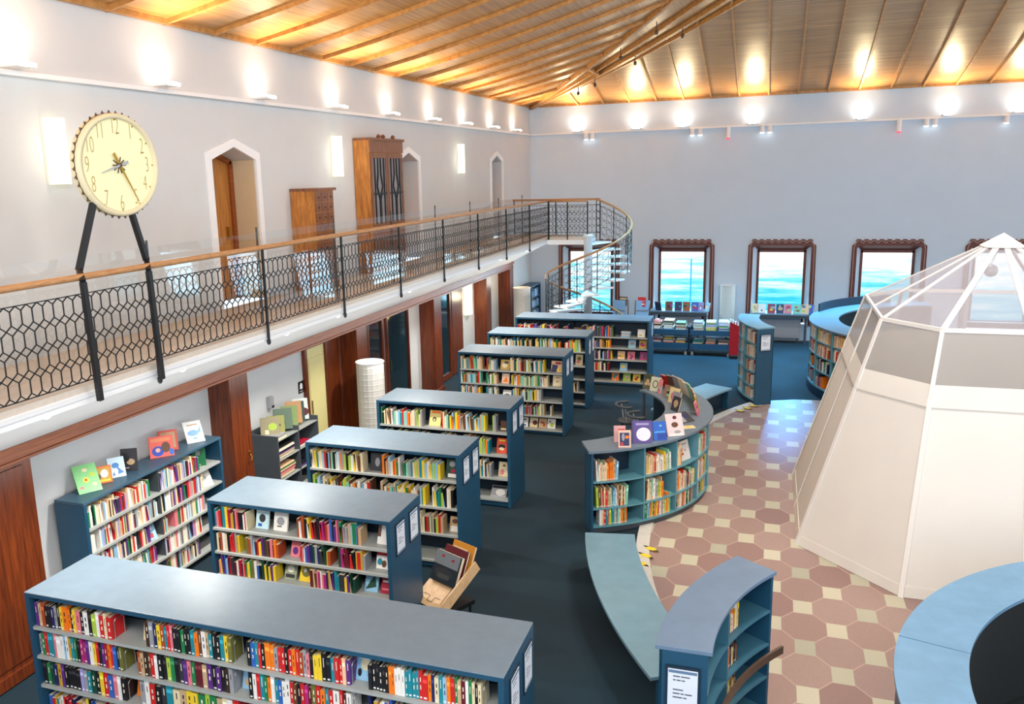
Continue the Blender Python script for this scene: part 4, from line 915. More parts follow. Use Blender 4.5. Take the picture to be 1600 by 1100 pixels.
for k in range(10): mb.bar((CXX + .024, CY, CZ), (CXX + .024, CY + .09 * cos(k * PI / 5), CZ + .08 * sin(k * PI / 5)), .012, .004, ref=(1, 0, 0))
mb.lathe((CXX + .03, CY, CZ), [(.001, -.025), (.025, -.012), (.025, .012), (.001, .025)], 12); mb.build('centre_boss', M['bronze'], clock)
for p in ([(CXX, 6.47, 5.02), (CXX - .02, 6.22, 4.42), (CXX + .135, 6.09, 4.33), (CXX + .15, 6.12, 3.22)], [(CXX, 6.97, 4.9), (CXX - .02, 7.14, 4.42), (CXX + .135, 6.97, 4.33), (CXX + .15, 6.99, 3.22)]):
    mb = MB(); mb.bar(p[0], p[1], .05, .05); mb.bar(p[1], p[2], .05, .05); mb.bar(p[2], p[3], .05, .045); mb.build('leg', M['black'], clock)

# ------------------------------------------------------------------ spiral stair
st = thing('spiral_stair', 'white spiral staircase with oak treads and black lattice railing', 'staircase', (SC[0], SC[1], 0))
mb = MB(); mb.lathe((SC[0], SC[1], 0), [(.115, -.02), (.115, 3.4), (.13, 3.4), (.13, 3.46), (.01, 3.46)], 20); mb.build('pole', M['white'], st, True)
NT = 19
def hz(a): return 3.37 - (90 - a) / 360 * 2.98    # walking height at angle a (degrees, clockwise down)
def pt(a, r, z): return (SC[0] + r * cos(rad(a)), SC[1] + r * sin(rad(a)), z)
for k in range(1, NT):
    a1 = 90 - (k - 1) * 22; a0 = a1 - 24; z = 3.37 - k * 3.37 / NT
    mb = MB()
    q = [pt(a1 + 3, .1, 0), pt(a0 - 3, .1, 0)] + [pt(a0 + (a1 - a0) * i / 4, SR - .03, 0) for i in range(5)]
    mb.prism([(p[0], p[1]) for p in q], z - .045, z); mb.build('tread', M['white'], st)
TOT = NT * 22
def rz(a): return 4.37 - (90 - a) / TOT * 3.37
P = [pt(90 - i * TOT / 80, SR, rz(90 - i * TOT / 80)) for i in range(81)]
mb = MB(); mb.tube(P, .03, 8); mb.build('handrail', M['rail'], st, True)
seg = 8
for k in range(seg):
    a0, a1 = 90 - TOT * k / seg, 90 - TOT * (k + 1) / seg
    mb = MB(); lattice(mb, lambda s, z: (SC[0] + SR * cos(rad(90 - s / SR * 57.2958)), SC[1] + SR * sin(rad(90 - s / SR * 57.2958)), rz(90 - s / SR * 57.2958) - 4.37 + z), rad(90 - a0) * SR, rad(90 - a1) * SR, 3.46, 4.24, .15, 4, .009)
    mb.build('lattice_panel', M['black'], st)
for k in range(17):
    a = 90 - TOT * k / 16; mb = MB(); mb.bar(pt(a, SR, rz(a) - 1.1), pt(a, SR, rz(a)), .022); mb.build('baluster', M['black'], st)

# ------------------------------------------------------------------ gallery furniture
def drawer_cabinet():
    x0, x1, y0, y1, z0, z1 = XL + .012, -6.96, 12.36, 13.02, 3.372, 4.98
    r = thing('drawer_cabinet', 'low oak cabinet with many small drawers standing on the gallery', 'cabinet', ((x0 + x1) / 2, (y0 + y1) / 2, z0))
    mb = MB(); mb.box(x0, x1, y0, y1, z0, z1); mb.box(x0 + .02, x1 - .1, y0 - .012, y0, z0 + .1, z0 + .14); mb.build('carcass', M['pine'], r)
    mb = MB()
    for a, b, c, d in ((.06, .38, .1, .16), (.06, .38, 1.32, 1.38), (.06, .1, .16, 1.32), (.34, .38, .16, 1.32)): mb.box(x0 + a, x0 + b, y0 - .014, y0, z0 + c, z0 + d)
    mb.build('side_frame', M['pine'], r)
    mb = MB(); mb.box(x0, x1 + .04, y0 - .01, y1 + .04, z1, z1 + .045); mb.build('cornice', M['walnut'], r)
    mb = MB(); mb.box(x1, x1 + .012, y0, y1, z0, z0 + .1); mb.build('base', M['walnut'], r)
    for i in range(9):
        for j in range(3):
            ya = y0 + .03 + j * .203; za = z0 + .13 + i * .163
            mb = MB(); mb.box(x1, x1 + .012, ya, ya + .193, za, za + .15); dr = mb.build('drawer', M['walnut'], r)
            mb = MB(); mb.lathe((x1 + .02, ya + .1, za + .07), [(.006, -.012), (.012, 0), (.006, .012)], 6); mb.build('knob', M['black'], dr)
drawer_cabinet()
def glass_cabinet():
    x0, x1, y0, y1, z0, z1 = XL + .012, -7.07, 14.7, 16.2, 3.372, 5.84
    r = thing('display_cabinet', 'tall oak cabinet with two glazed doors standing on the gallery', 'cabinet', ((x0 + x1) / 2, (y0 + y1) / 2, z0))
    mb = MB(); mb.box(x0, x1, y0, y1, z0, z1); mb.build('carcass', M['pine'], r)
    mb = MB(); mb.box(x0, x1 + .05, y0 - .0, y1 + .05, z1, z1 + .05); mb.box(x1, x1 + .03, y0, y1, z1 - .22, z1); mb.build('cornice', M['walnut'], r)
    mb = MB()
    for yy in (15.15, 15.35, 15.8): mb.lathe((x1, yy, z1 + .05), [(.03, 0), (.05, .03), (.02, .07)], 8)
    mb.build('finials', M['walnut'], r)
    for y in (y0 + .02, (y0 + y1) / 2 + .01):
        w = (y1 - y0) / 2 - .03; mb = MB()
        za, zb = z0 + .85, z1 - .24
        mb.box(x1, x1 + .025, y, y + .07, za, zb); mb.box(x1, x1 + .025, y + w - .07, y + w, za, zb); mb.box(x1, x1 + .025, y + .07, y + w - .07, zb - .08, zb); mb.box(x1, x1 + .025, y + .07, y + w - .07, za, za + .08)
        d = mb.build('glazed_door', M['walnut'], r)
        mb = MB(); mb.face([(x1 + .008, y + .07, za + .08), (x1 + .008, y + w - .07, za + .08), (x1 + .008, y + w - .07, zb - .08), (x1 + .008, y + .07, zb - .08)]); mb.build('pane', plain('cabinet_pane', (150, 146, 148), .15, .1), d)
        mb = MB(); m = y + w / 2; q = .12; xx = x1 + .02
        for sg in (-1, 1):
            T = [(m + sg * .09, zb - .08), (m + sg * .09, zb - .35), (m, zb - .35)]
            for a, b in (((m + sg * .06, zb - .08), (m + sg * .06, zb - .38)), ((m + sg * .06, zb - .38), (m + sg * q, zb - .6)), ((m + sg * q, zb - .6), (m + sg * .02, zb - .85)), ((m + sg * .02, zb - .85), (m + sg * .02, za + .08)), ((m + sg * .2, zb - .08), (m + sg * .2, za + .08))): mb.bar((xx, *a), (xx, *b), .03, .02, ref=(1, 0, 0))
        mb.box(xx - .01, xx + .01, y + .07, y + w - .07, za + .62, za + .66)
        mb.build('tracery', M['black'], d)
        mb = MB(); mb.box(x1, x1 + .02, y, y + w, z0 + .1, z0 + .8); mb.build('door', M['walnut'], r)
glass_cabinet()

# sconces
def sconce(label, x, y, z0, z1, w=.22, mat='lamp_soft'):
    r = thing('wall_sconce', label, 'lamp', (x, y, z0), 'lit wall sconces')
    mb = MB(); mb.box(x, x + .03, y - w * .3, y + w * .3, z0 + .05, z1 - .05); mb.build('back_plate', M['white'], r)
    mb = MB(); P = [(x + .02 + .13 * sin(PI * i / 8), y - w / 2 + w * i / 8) for i in range(9)]; mb.prism(P, z0, z1); mb.build('shade', M[mat], r)
    return r
for lab, y in (('lit wall sconce partly hidden by the clock', 7.53), ('lit wall sconce between the drawer cabinet and tall cabinet', 13.97), ('lit wall sconce between the second and third gallery doorways', 20.47)):
    sconce(lab, XL + .01, y, 5.2, 5.9, .3)
sconce('bright sconce on the lower wall between dark wooden panels', XP + .01, 21.83, 1.42, 2.26, .5)
LIGHT = []
def lamp(kind, loc, power, col=(1, .9, .75), **kw):
    l = bpy.data.lights.new('lamp_light', kind); l.energy = power; l.color = col
    for k, v in kw.items(): setattr(l, k, v)
    o = bpy.data.objects.new('lamp_light', l); COL.objects.link(o); o.location = loc; return o
def aim(o, to):
    o.rotation_euler = (Vector(to) - o.location).to_track_quat('-Z', 'Y').to_euler(); return o
for y in (7.53, 13.97, 20.47): lamp('POINT', (XL + .32, y, 5.55), 4, (1, .92, .72), shadow_soft_size=.15)
lamp('POINT', (XP + .4, 21.83, 1.9), 10, (1, .8, .5), shadow_soft_size=.12)
lamp('POINT', (-7.1, 17.9, 2.0), 3, (1, .6, .25), shadow_soft_size=.1); lamp('POINT', (-7.1, 24.3, 2.0), 6, (1, .65, .25), shadow_soft_size=.15)

# uplights along the ledges
up0 = None
def uplight(x, y, back, label):
    global up0
    if up0 is None or (back and up0[1] is None):
        r = thing('uplight', label, 'lamp', (x, y, 6.4), 'ledge uplights')
        dx, dy = (0, .1) if back else (.1, 0)
        mb = MB()
        if back: mb.box(x - .13, x + .13, y - .12, y + .1, 6.37, 6.4)
        else: mb.box(x - .1, x + .12, y - .13, y + .13, 6.37, 6.4)
        mb.build('housing', M['white'], r)
        mb = MB()
        if back: mb.box(x - .1, x + .1, y - .09, y + .05, 6.4, 6.425); mb.box(x - .11, x + .11, y - .125, y - .121, 6.375, 6.41)
        else: mb.box(x - .06, x + .09, y - .1, y + .1, 6.4, 6.425); mb.box(x + .121, x + .125, y - .11, y + .11, 6.375, 6.41)
        mb.build('lens', M['lamp_on'], r)
        if up0 is None: up0 = [r, None]
        else: up0[1] = r
    else: r = dup(up0[1 if back else 0], (x, y, 6.4), label)
    q = (x, y - .3, 6.48) if back else (x + .3, y, 6.48)
    o = lamp('SPOT', q, 135, (1, .78, .45), spot_size=rad(125), spot_blend=1.0, shadow_soft_size=.15)
    aim(o, (x, y - .95, 8) if back else (x + .95, y, 8))
    o = lamp('SPOT', (x, y - .22, 6.44) if back else (x + .16, y, 6.44), 8, (1, .92, .74), spot_size=rad(165), spot_blend=1.0, shadow_soft_size=.08); aim(o, (x, y, 8))
for k, y in enumerate((4.75, 7.05, 9.35, 11.62, 13.97, 16.25, 18.55, 20.75, 23.0, 25.2)):
    uplight(XL + .14, y, False, 'white uplight on the ledge of the gallery wall, %s' % ('out of view above the gallery', 'just before the clock', 'just past the clock', 'above the first pointed doorway', 'above the second sconce', 'above the tall cabinet', 'past the second pointed doorway', 'above the third sconce', 'before the third pointed doorway', 'closest to the corner')[k])
for k, x in enumerate((-5.85, -4.02, -2.66, -.68, 2.19, 4.32, 5.98, 8.0, 10)):
    uplight(x, YB - .14, True, 'white uplight on the ledge of the window wall, %s from the corner' % ORD[k])
# track spots and red lamps hung from the ledge of the window wall
tr0 = None
for k, (x, red) in enumerate(((-5.57, 0), (-5.37, 0), (-2.38, 0), (-2.15, 0), (-1.35, 1), (-.41, 0), (-.2, 0), (3.16, 1), (3.83, 0), (4.04, 0), (5.73, 0))):
    y = YB - .12; lab = '%s cylinder spotlight under the ledge of the window wall, %s from the corner' % ('red-glowing' if red else 'white', ORD[k])
    r = thing('spotlight', lab, 'lamp', (x, y, 6.3), 'cylinder spotlights on the window wall')
    z = 6.28 if not red else 6.3
    mb = MB(); mb.lathe((x, y, z), [(.065, -.16 if not red else -.3), (.065, .02), (.01, .03)], 14); mb.build('housing', M['white'], r, False)
    mb = MB(); mb.lathe((x, y, z - (.165 if not red else .31)), [(.01, 0), (.06, 0), (.055, -.02), (.01, -.03)], 14); mb.build('lens', M['lamp_red' if red else 'lamp_spot'], r)
# small lights under the gallery edge and on the hip
o = lamp('AREA', (-6.15, 12, 1.9), 75, (1, .97, .92), shape='RECTANGLE', size=.3, size_y=26); aim(o, (-6.65, 12, 2.9)); o.rotation_euler = (rad(180), rad(-26), 0)  # added unseen strip facing up, imitates floor bounce on the soffit
dl0 = None
for k, y in enumerate((5.63, 7.52, 9.68, 11.12, 13.8, 17.6, 19.2, 21.5)):
    lab = 'small white dome downlight under the gallery edge, %s from the clock end' % ORD[k]
    if dl0 is None:
        dl0 = thing('downlight', lab, 'lamp', (XG - .08, y, 3.24), 'downlights under the gallery')
        mb = MB(); mb.lathe((XG - .08, y, 3.24), [(.05, 0), (.05, -.02), (.04, -.03), (.01, -.03)], 12); mb.build('collar', M['white'], dl0)
        mb = MB(); mb.lathe((XG - .08, y, 3.21), [(.04, 0), (.036, -.025), (.02, -.04), (.005, -.045)], 12); mb.build('dome', M['lamp_spot'], dl0, True)
    else: dup(dl0, (XG - .08, y, 3.24), lab)
    o = lamp('SPOT', (XG - .08, y, 3.12), 150, (1, .96, .88), spot_size=rad(125), spot_blend=.5, shadow_soft_size=.05); aim(o, (XG + .25, y, 0))
hp0 = None
for k, (d, s) in enumerate(((2.0, 0), (2.6, 0), (3.9, 0), (4.4, 1), (5.2, 0), (5.6, 1))):
    kx, ky = (1.0, 1.03) if not s else (.86, 1.26)
    p = (XL + d * kx, YB - d * ky, cz(d * kx) - .16); lab = 'tiny dark spotlight hanging from the ceiling hip, %s from the corner' % ORD[k]
    if hp0 is None:
        hp0 = thing('hip_spotlight', lab, 'lamp', p, 'spotlights on the ceiling hip')
        mb = MB(); mb.tube([(p[0], p[1], p[2] + .1), (p[0], p[1], p[2] - .08)], .012, 6); mb.build('stem', M['bronze'], hp0)
        mb = MB(); mb.lathe((p[0], p[1], p[2] - .18), [(.03, 0), (.045, .06), (.03, .1), (.005, .11)], 10); mb.build('head', M['bronze'], hp0)
    else: dup(hp0, p, lab)

# ------------------------------------------------------------------ paper column lamps
def paper_lamp(label, x, y, h, w=.26):
    r = thing('paper_floor_lamp', label, 'lamp', (x, y, 0), 'paper column lamps')
    n = 16; mb = MB(); rings = []
    poly = [(x + w * cos(rad(q)), y + w * sin(rad(q))) for q in (200, 222, 245, 265, 285, 305, 330, 355, 20, 60, 100, 140, 175)]
    for i in range(n + 1):
        z = .12 + (h - .12) * i / n
        for dz, s in ((0, 1.0), (.012, 1.012), (.024, 1.0)):
            if z + dz <= h + .001 or i == n: rings.append([(x + (p[0] - x) * s, y + (p[1] - y) * s, min(h, z + dz)) for p in poly])
    mb.loft(rings); mb.build('shade', M['paper_lamp'], r)
    mb = MB(); mb.lathe((x, y, -.02), [(.18, 0), (.18, .03), (.03, .05), (.03, .13)], 16); mb.build('base', M['grey_dark'], r)
    mb = MB(); mb.tube([(x + w * 1.02 * cos(rad(q)), y + w * 1.02 * sin(rad(q)), h) for q in range(0, 361, 20)], .01, 6); mb.build('top_ring', M['white'], r)
    return r
paper_lamp('tall ribbed white paper lamp in front of the dark glazed door', -6.98, 14.12, 1.8)
paper_lamp('ribbed white paper lamp between two windows on the back wall', -1.2, 26.9, 1.68, .22)
paper_lamp('ribbed white paper lamp in the corner beside the small bookcase', -6.85, 24.1, 1.86, .25)

# ------------------------------------------------------------------ window desks, radiators, troughs
BOOKS_W = {1: [(-3.2, (40, 50, 80), 60), (-2.9, 'brown', 270), (-2.62, 'navy', 270), (-2.38, 'rust', 270), (-2.13, 'blue', 270), (-1.98, 'lavender', 262), (-1.78, 'light blue', 215)],
           2: [(-.38, 'cream', 290), (-.2, 'white', 270), (.06, 'crimson', 270), (.3, 'navy', 270), (.52, 'pink', 270), (.76, 'mint green', 270), (.98, 'peach', 262), (1.12, 'blue', 215)]}
for i, nm in ((1, 'first'), (2, 'second')):
    a, b = WX[i]; a += .12; b -= .12
    r = thing('display_table', 'narrow grey display table below the window %s' % ('behind the magazine trolleys' if i == 1 else 'above the wide radiator panel'), 'table', ((a + b) / 2, 26.72, 0), 'display tables below the windows')
    mb = MB(); mb.box(a, b, 26.45, 27.12, .86, .9); mb.build('tabletop', M['top'], r); mb = MB(); mb.box(a + .02, b - .02, 26.47, 27.1, .78, .86); mb.build('apron', M['grey_dark'], r)
    for xx in (a + .05, b - .1):
        for yy in (26.5, 27.0): mb = MB(); mb.box(xx, xx + .05, yy, yy + .05, -.02, .78); mb.build('leg', M['grey_dark'], r)
    r = thing('radiator', 'light grey radiator cover under the display table %s' % ('behind the magazine trolleys' if i == 1 else 'with eight books'), 'radiator', ((a + b) / 2, 27.05, 0), 'radiators below the windows')
    mb = MB(); mb.box(a + .25, b - .2, 26.96, 27.14, .1, .74); bevel(mb.build('casing', plain('radiator_grey', (176, 186, 198), .5, .02), r), .01)
    mb = MB(); mb.box(a + .35, b - .5, 26.95, 26.96, .16, .18); mb.box(a + .3, b - .25, 26.955, 26.96, .2, .7); mb.build('front_grille', plain('radiator_front', (186, 194, 204), .5, .02), r)
    for xx in (a + .3, b - .3): mb = MB(); mb.box(xx, xx + .04, 27.0, 27.06, -.02, .1); mb.build('foot', M['grey_dark'], r)
    for k, (x, c, f) in enumerate(BOOKS_W[i]):
        nmc = c if isinstance(c, str) else 'dark blue'
        show_book('%s book, %s along the display table %s' % (nmc, ORD[k], 'behind the magazine trolleys' if i == 1 else 'above the wide radiator'), (x, 26.62, .9), f, .21, .27, c, art(rng, 3), 12, group='books on the window display tables')
for k, x0 in enumerate((-3.22, -2.06)):
    x1 = x0 + 1.1
    r = thing('magazine_trolley', 'dark teal two-tier trolley piled with magazines, %s' % ('beside the bookcase closest to the stair' if k == 0 else 'beside the red panel'), 'trolley', ((x0 + x1) / 2, 24.7, 0), 'magazine trolleys')
    for z, hh in ((.16, .17), (.56, .15)):
        mb = MB(); mb.box(x0, x1, 24.45, 25.05, z, z + .03); mb.build('tray_floor', M['teal_dark'], r)
        mb = MB(); mb.box(x0, x1, 24.43, 24.45, z, z + hh); mb.build('tray_front', M['teal'], r); mb = MB(); mb.box(x0, x1, 25.05, 25.07, z, z + hh); mb.build('tray_back', M['teal'], r)
        for px in range(3): lying((x0 + .08 + px * .34, 24.5, z + .031), U, NF * 1, rng.randint(9, 12) if z < .4 else rng.randint(15, 19), .28, .4, rng, PALE + BRIGHT)
    for xx in (x0 - .02, x1): mb = MB(); mb.box(xx, xx + .02, 24.43, 25.07, .1, .8); mb.build('side_panel', M['teal_dark'], r)
    for xx in (x0 + .06, x1 - .06):
        for yy in (24.5, 25.0): mb = MB(); mb.lathe((xx, yy, -.02), [(.01, 0), (.04, 0), (.045, .05), (.01, .11)], 10); mb.build('castor', M['steel'], r)
r = thing('panel_stand', 'upright bright red panel with white clips beside the curved bookcase', 'stand', (-.9, 24.42, 0))
mb = MB(); mb.box(-1.0, -.74, 24.38, 24.44, .06, .98); mb.build('panel', M['red'], r)
mb = MB(); mb.box(-.98, -.76, 24.2, 24.62, -.02, .06); mb.build('foot', M['black'], r)
for q in range(4): mb = MB(); mb.box(-1.0 + q * .065, -.96 + q * .065, 24.36, 24.46, .98 - q * .03, 1.06 - q * .03); mb.build('clip', M['white'], r)
# double display rack with red-topped boxes near the stair
for k, (x, c, tl) in enumerate(((-4.1, 'brown', -1), (-3.56, 'red', 1))):
    r = thing('display_rack', ('grey wire display rack with a brown book on top, beside the stair', 'grey wire display rack with red books on top, beside the window frame')[k], 'rack', (x, 25.1, 0), 'wire display racks')
    for i in range(4):
        z = .35 + i * .28; mb = MB(); mb.obox((x - .2 + tl * .02 * i, 25.0 + .05 * i, z - .06), (.38, tl * .04, 0), (0, .03, .0), (tl * .03, .08, .26)); mb.build('pocket', M['grey_dark'] if i < 2 else plain('rack_grey', (120, 140, 160), .5, .05), r)
    for xx in (-.2, .2): mb = MB(); mb.tube([(x + xx, 25.22, -.02), (x + xx * .8, 25.3, 1.4)], .012, 6); mb.build('upright', M['black'], r)
    show_book('%s book standing on top of a wire display rack beside the stair' % c, (x + .02, 25.2, 1.22), 262, .24, .28, c, [('r', 'white', .2, .15, .8, .55), ('r', 'tan', .1, .7, .9, .85)] if k == 0 else [('r', 'pink', .1, .5, .9, .6), ('r', 'white', .1, .2, .9, .3)], 16)
# small bookcase by the corner
r = thing('bookcase', 'small dark teal bookcase standing in the far corner beside a paper lamp', 'bookcase', (-7.0, 26.1, 0))
x0, x1, y0, y1 = -7.32, -6.95, 25.55, 26.65
mb = MB(); mb.box(x0, x1, y0, y1, 1.66, 1.7); mb.build('top_board', M['teal'], r)
for y in (y0, y1 - .03): mb = MB(); mb.box(x0, x1, y, y + .03, 0, 1.66); mb.build('side_panel', M['teal'], r)
mb = MB(); mb.box(x0, x0 + .02, y0 + .03, y1 - .03, 0, 1.66); mb.build('back_panel', M['teal_dark'], r)
for z in (1.32, 1.0, .66, .32, .06): mb = MB(); mb.box(x0 + .02, x1 - .005, y0 + .03, y1 - .03, z - .025, z); mb.build('shelf', M['teal_dark'], r); fill((x1 - .04, y0 + .06, z + .001), (0, 1, 0), (1, 0, 0), .95, .27, ['white', 'light blue', 'blue', 'grey', 'charcoal'], rng)

# ------------------------------------------------------------------ low book bin by the wall
r = thing('book_bin', 'dark grey browser bin heaped with large books beside the wooden pillar', 'bookcase', (-7.45, 11.9, 0))
x0, x1, y0, y1 = -7.72, -7.22, 11.2, 12.5
for y in (y0, (y0 + y1) / 2 - .015, y1 - .03): mb = MB(); mb.box(x0, x1, y, y + .03, 0, 1.2); mb.build('side_panel', M['grey_dark'], r)
mb = MB(); mb.box(x0, x0 + .02, y0 + .03, y1 - .03, 0, 1.25); mb.build('back_panel', M['grey_dark'], r)
for z in (1.05, .72, .38, .06):
    for a, b in ((y0 + .03, (y0 + y1) / 2 - .015), ((y0 + y1) / 2 + .015, y1 - .03)):
        mb = MB(); mb.obox((x0 + .02, a, z), (x1 - x0 - .02, 0, .06), (0, b - a, 0), (0, 0, .02)); mb.build('shelf', M['shelf'], r)
V, NX = Vector((0, 1, 0)), Vector((1, 0, 0))
for k, (y, w, h, c, f) in enumerate(((11.32, .3, .3, (150, 140, 110), 300), (11.5, .28, .28, (150, 150, 80), 305), (11.72, .3, .34, (90, 110, 90), 305), (11.93, .27, .33, (130, 150, 90), 308), (12.07, .27, .37, (190, 140, 90), 308), (12.17, .26, .34, (40, 70, 60), 310), (12.3, .26, .36, (220, 230, 220), 312))):
    show_book('%s large book, %s in the row on top of the browser bin' % (('tan', 'olive', 'green-grey', 'green', 'orange-topped', 'dark green', 'white')[k], ORD[k]), (-7.42, y, 1.16), f, w, h, c, art(rng, 2), 12, .03, group='large books on the browser bin')
for z in (.78, .44):
    lying((-7.25, 11.26, z + .03), V, NX, 9, .5, .25, rng, PALE); lying((-7.25, 11.9, z + .03), V, NX, 2, .4, .25, rng, PALE)
lying((-7.25, 11.24, 1.12), V, NX, 3, .3, .3, rng, ['grey', 'black', 'cream'])

# wall sign and dispenser
r = thing('wall_sign', 'small black square sign with a white pictogram beside the cream door', 'sign', (XP, 12.93, 1.47))
mb = MB(); mb.box(XP + .001, XP + .012, 12.85, 13.02, 1.45, 1.66); mb.build('plate', M['black'], r)
mb = MB(); xx = XP + .0125
mb.face([(xx, 12.89, 1.52), (xx, 12.98, 1.52), (xx, 12.98, 1.60), (xx, 12.935, 1.635), (xx, 12.89, 1.60)]); mb.box(xx - .001, xx, 12.885, 12.985, 1.475, 1.485); mb.build('pictogram', M['white'], r)
r = thing('hand_dispenser', 'small white wall dispenser above the browser bin', 'dispenser', (XP, 11.87, 1.46))
mb = MB(); mb.box(XP + .001, XP + .09, 11.82, 11.92, 1.46, 1.66); bevel(mb.build('body', M['steel'], r), .01); mb = MB(); mb.box(XP + .09, XP + .1, 11.84, 11.90, 1.47, 1.51); mb.box(XP + .02, XP + .06, 11.92, 11.94, 1.56, 1.60); mb.build('nozzle', M['black'], r)
r = thing('door_hook', 'brass hook on the dark wooden pillar beside the browser bin', 'hook', (XL, 10.68, 1.05))
mb = MB(); mb.lathe((XL + .008, 10.68, 1.1), [(.004, -.03), (.02, -.01), (.02, .02), (.004, .03)], 8); mb.build('rosette', M['brass'], r)
mb = MB(); mb.tube([(XL + .015, 10.68, 1.08), (XL + .06, 10.66, 1.04), (XL + .06, 10.64, 1.0), (XL + .03, 10.63, .98)], .01, 6); mb.build('hook_arm', M['brass'], r)

# ------------------------------------------------------------------ book trolley with plywood tray
tr = thing('book_trolley', 'plywood V-shaped book trolley on black base at the end of the second bookcase', 'trolley', (-3.45, 8.9, 0))
T0 = Vector((-3.76, 8.5, .30)); tu = Vector((.41, -.2, 0)).normalized(); tv = Vector((.2, .41, 0)).normalized()   # width and length of the tray
sl = (tv * .85 + Vector((0, 0, .53))).normalized()
mb = MB(); mb.obox(T0 - tu * .03, tu * .52, sl * .64, (tu.cross(sl)) * .018); mb.build('tray_floor', M['plywood'], tr)
nn = tu.cross(sl).normalized()
if nn.z < 0: nn = -nn
mb = MB(); mb.obox(T0 + tu * .49, tu * .018, sl * .68, nn * .14); mb.build('tray_side', M['plywood'], tr)
mb = MB(); mb.obox(T0 + nn * .019 + tu * .36 + sl * .08, tu * .008, sl * .4, nn * .002); 
P = [(.05, .13), (.15, .13), (.15, .06), (.23, .06), (.23, .13), (.32, .13)]
for p, q in zip(P, P[1:]): mb.bar(T0 + nn * .02 + tu * p[0] + sl * p[1], T0 + nn * .02 + tu * q[0] + sl * q[1], .006, .003, ref=nn)
mb.build('slot_lines', M['bronze'], tr)
mb = MB(); mb.obox(T0 - Vector((0, 0, .06)) - tu * .02, tu * .5, tv * .5, (0, 0, .05)); mb.build('base_frame', M['black'], tr)
for a, b in ((0, 0), (.44, 0), (0, .46), (.44, .46)):
    p = T0 + tu * a + tv * b; mb = MB(); mb.tube([(p.x, p.y, .28), (p.x, p.y, .06)], .015, 6); mb.lathe((p.x, p.y, -.02), [(.01, 0), (.035, .01), (.04, .05), (.01, .09)], 10); mb.build('castor', M['black'], tr)
fa = math.degrees(math.atan2((-tv).y, (-tv).x))
def troll(lab, s, off, w, h, c, a, t):
    p = T0 + sl * s + nn * .06 + tu * (.22 + off); show_book(lab, p, fa, w, h, c, a, 24, t, group='books in the plywood trolley')
troll('dark cover book lying foremost in the plywood trolley', .30, 0, .42, .36, (36, 44, 50), [('r', (120, 126, 130), 0, .55, .95, 1), ('c', 'charcoal', .45, .3, .35, .2), ('c', 'crimson', .3, .85, .06, .04), ('c', 'crimson', .7, .8, .06, .04), ('r', (70, 74, 70), .25, .15, .7, .3)], .05)
troll('maroon book behind the dark cover in the plywood trolley', .43, .03, .38, .33, 'maroon', [], .03)
troll('orange-brown book rearmost in the plywood trolley', .53, .07, .36, .32, (196, 130, 40), [('r', 'cream', .05, .55, .7, .8)], .03)

# hazard marks on the step
for k, (x, y, a) in enumerate(((-1.40, 11.31, 60), (-1.44, 11.07, 55), (-1.47, 10.82, 50), (-.5, 18.80, 120), (-.36, 19.05, 120), (-.24, 19.28, 120))):
    s_ = k < 3
    r = thing('hazard_marker', 'yellow and black diamond marker on the kerb, %s from the %s' % (ORD[k % 3], 'kiosk' if s_ else 'short bench'), 'marker', (x, y, .017), 'hazard markers on the kerb')
    u = Vector((cos(rad(-50)), sin(rad(-50)), 0)); v = Vector((cos(rad(30)), sin(rad(30)), 0))
    o = Vector((x, y, .017)); d = u * .14; e = v * .06
    mb = MB(); mb.face([o - d - e * .6, o - e, o + d + e * .6, o + e]); mb.build('yellow_face', M['yellow'], r)
    mb = MB(); z = Vector((0, 0, .001)); mb.face([o - d - e * .6 + z, o - d * .5 - e * .8 + z, o - d * .5 + e * .2 + z]); mb.face([o + d + e * .6 + z, o + d * .45 + e * .8 + z, o + d * .45 - e * .2 + z]); mb.build('black_tip', M['black'], r)

tag(STUFF.build('shelved_books', M['book']), 'rows of shelved books and magazine piles filling the bookcases', 'books', kind='stuff')

# ------------------------------------------------------------------ light
W = bpy.data.worlds.new('hall_world'); S.world = W; W.use_nodes = True
bg = W.node_tree.nodes['Background']; bg.inputs[0].default_value = (.80, .89, 1.0, 1); bg.inputs[1].default_value = 1.15
# daylight from the windows
for i, (a, b) in enumerate(WX[:6]):
    o = lamp('AREA', ((a + b) / 2, YB - .1, 1.75), 26, (.45, .78, 1.0), shape='RECTANGLE', size=1.3, size_y=1.7); aim(o, ((a + b) / 2, YB - 3, .9))
o = lamp('AREA', (1.0, 23.6, 6.9), 520, (.14, .62, 1.0), shape='RECTANGLE', size=9, size_y=1.5); o.data.spread = rad(80); o.rotation_euler = (rad(-4), 0, 0)  # added blue fill from overhead to tint the far carpet, not window light
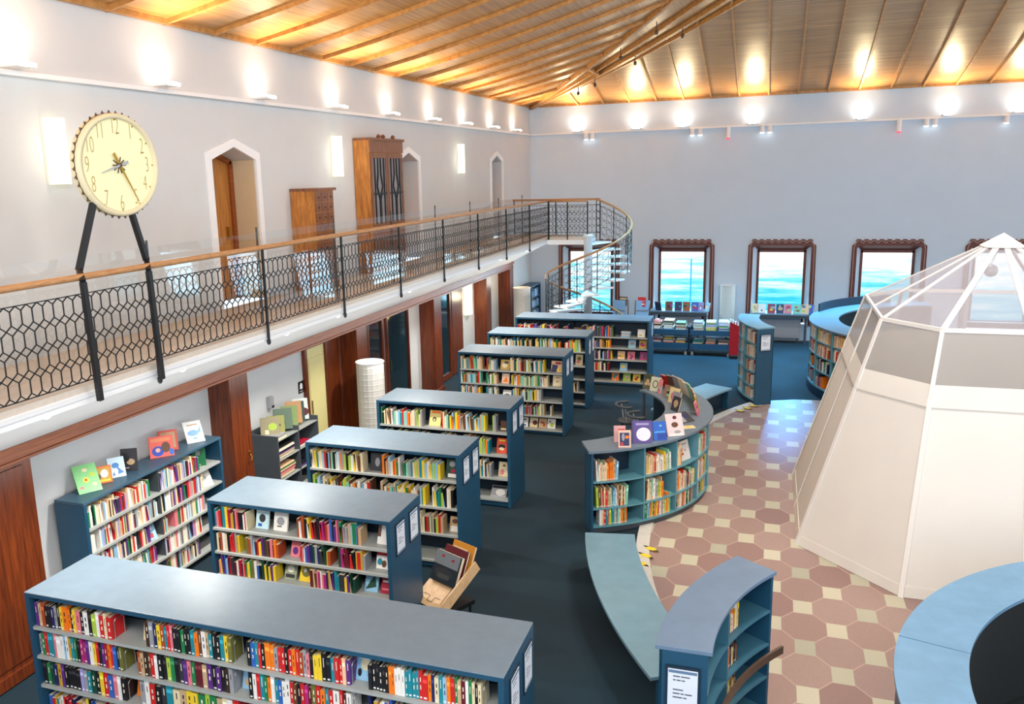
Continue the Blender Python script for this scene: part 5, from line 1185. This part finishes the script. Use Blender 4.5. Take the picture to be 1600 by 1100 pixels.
# cool window beam on tiles and carpet
o = lamp('SPOT', (.6, 26.6, 2.4), 520, (.02, .36, 1.0), spot_size=rad(13), spot_blend=.8, shadow_soft_size=.1); aim(o, (.4, 19.0, 0))
o = lamp('SPOT', (-.2, 10.2, 7.5), 260, (1, .86, .62), spot_size=rad(26), spot_blend=1, shadow_soft_size=.1); aim(o, (-.75, 11.9, 0))
# added fill lights over the shelves and the tiled floor, no fixtures there
o = lamp('AREA', (0, .5, 7.6), 420, (1, .97, .93), shape='RECTANGLE', size=8, size_y=2); aim(o, (-1.5, 11, 1))  # added fill from the camera side for the shelf fronts
for x, y, e in ((-4.5, 6, 170), (-4.5, 11, 170), (-4.2, 17, 150), (2.0, 9, 260), (1.5, 15, 260), (2.5, 21, 160)):
    o = lamp('AREA', (x, y, 8.2 if x < 0 else 9.2), e, (1, .95, .88), shape='DISK', size=1.6); aim(o, (x, y, 0))  # unseen disks below the ceiling, added to brighten shelves, tent and tiles

# ------------------------------------------------------------------ camera
cam = bpy.data.cameras.new('camera'); co = bpy.data.objects.new('camera', cam); COL.objects.link(co); S.camera = co
yaw, pitch, roll = -3.49363047e-01, 2.03101585e-01, -2.79500103e-02
fwd = Vector((sin(yaw) * cos(pitch), cos(yaw) * cos(pitch), -sin(pitch))); rt = Vector((cos(yaw), -sin(yaw), 0)); upv = rt.cross(fwd)
r2v = rt * cos(roll) + upv * sin(roll); u2v = -rt * sin(roll) + upv * cos(roll)
co.matrix_world = Matrix(((r2v.x, u2v.x, -fwd.x, 0), (r2v.y, u2v.y, -fwd.y, 0), (r2v.z, u2v.z, -fwd.z, 5.2), (0, 0, 0, 1)))
cam.sensor_width = 36; cam.lens = 1340.2 / 1600 * 36; cam.shift_x = (800 - 721.5) / 1600; cam.shift_y = -(550 - 546.6) / 1600
cam.clip_start = .05; cam.clip_end = 200
S.view_settings.view_transform = 'Standard'; S.view_settings.look = 'None'; S.view_settings.exposure = 0.6; S.view_settings.gamma = 1.0
print('individual books', NB[0], 'objects', len(bpy.data.objects))
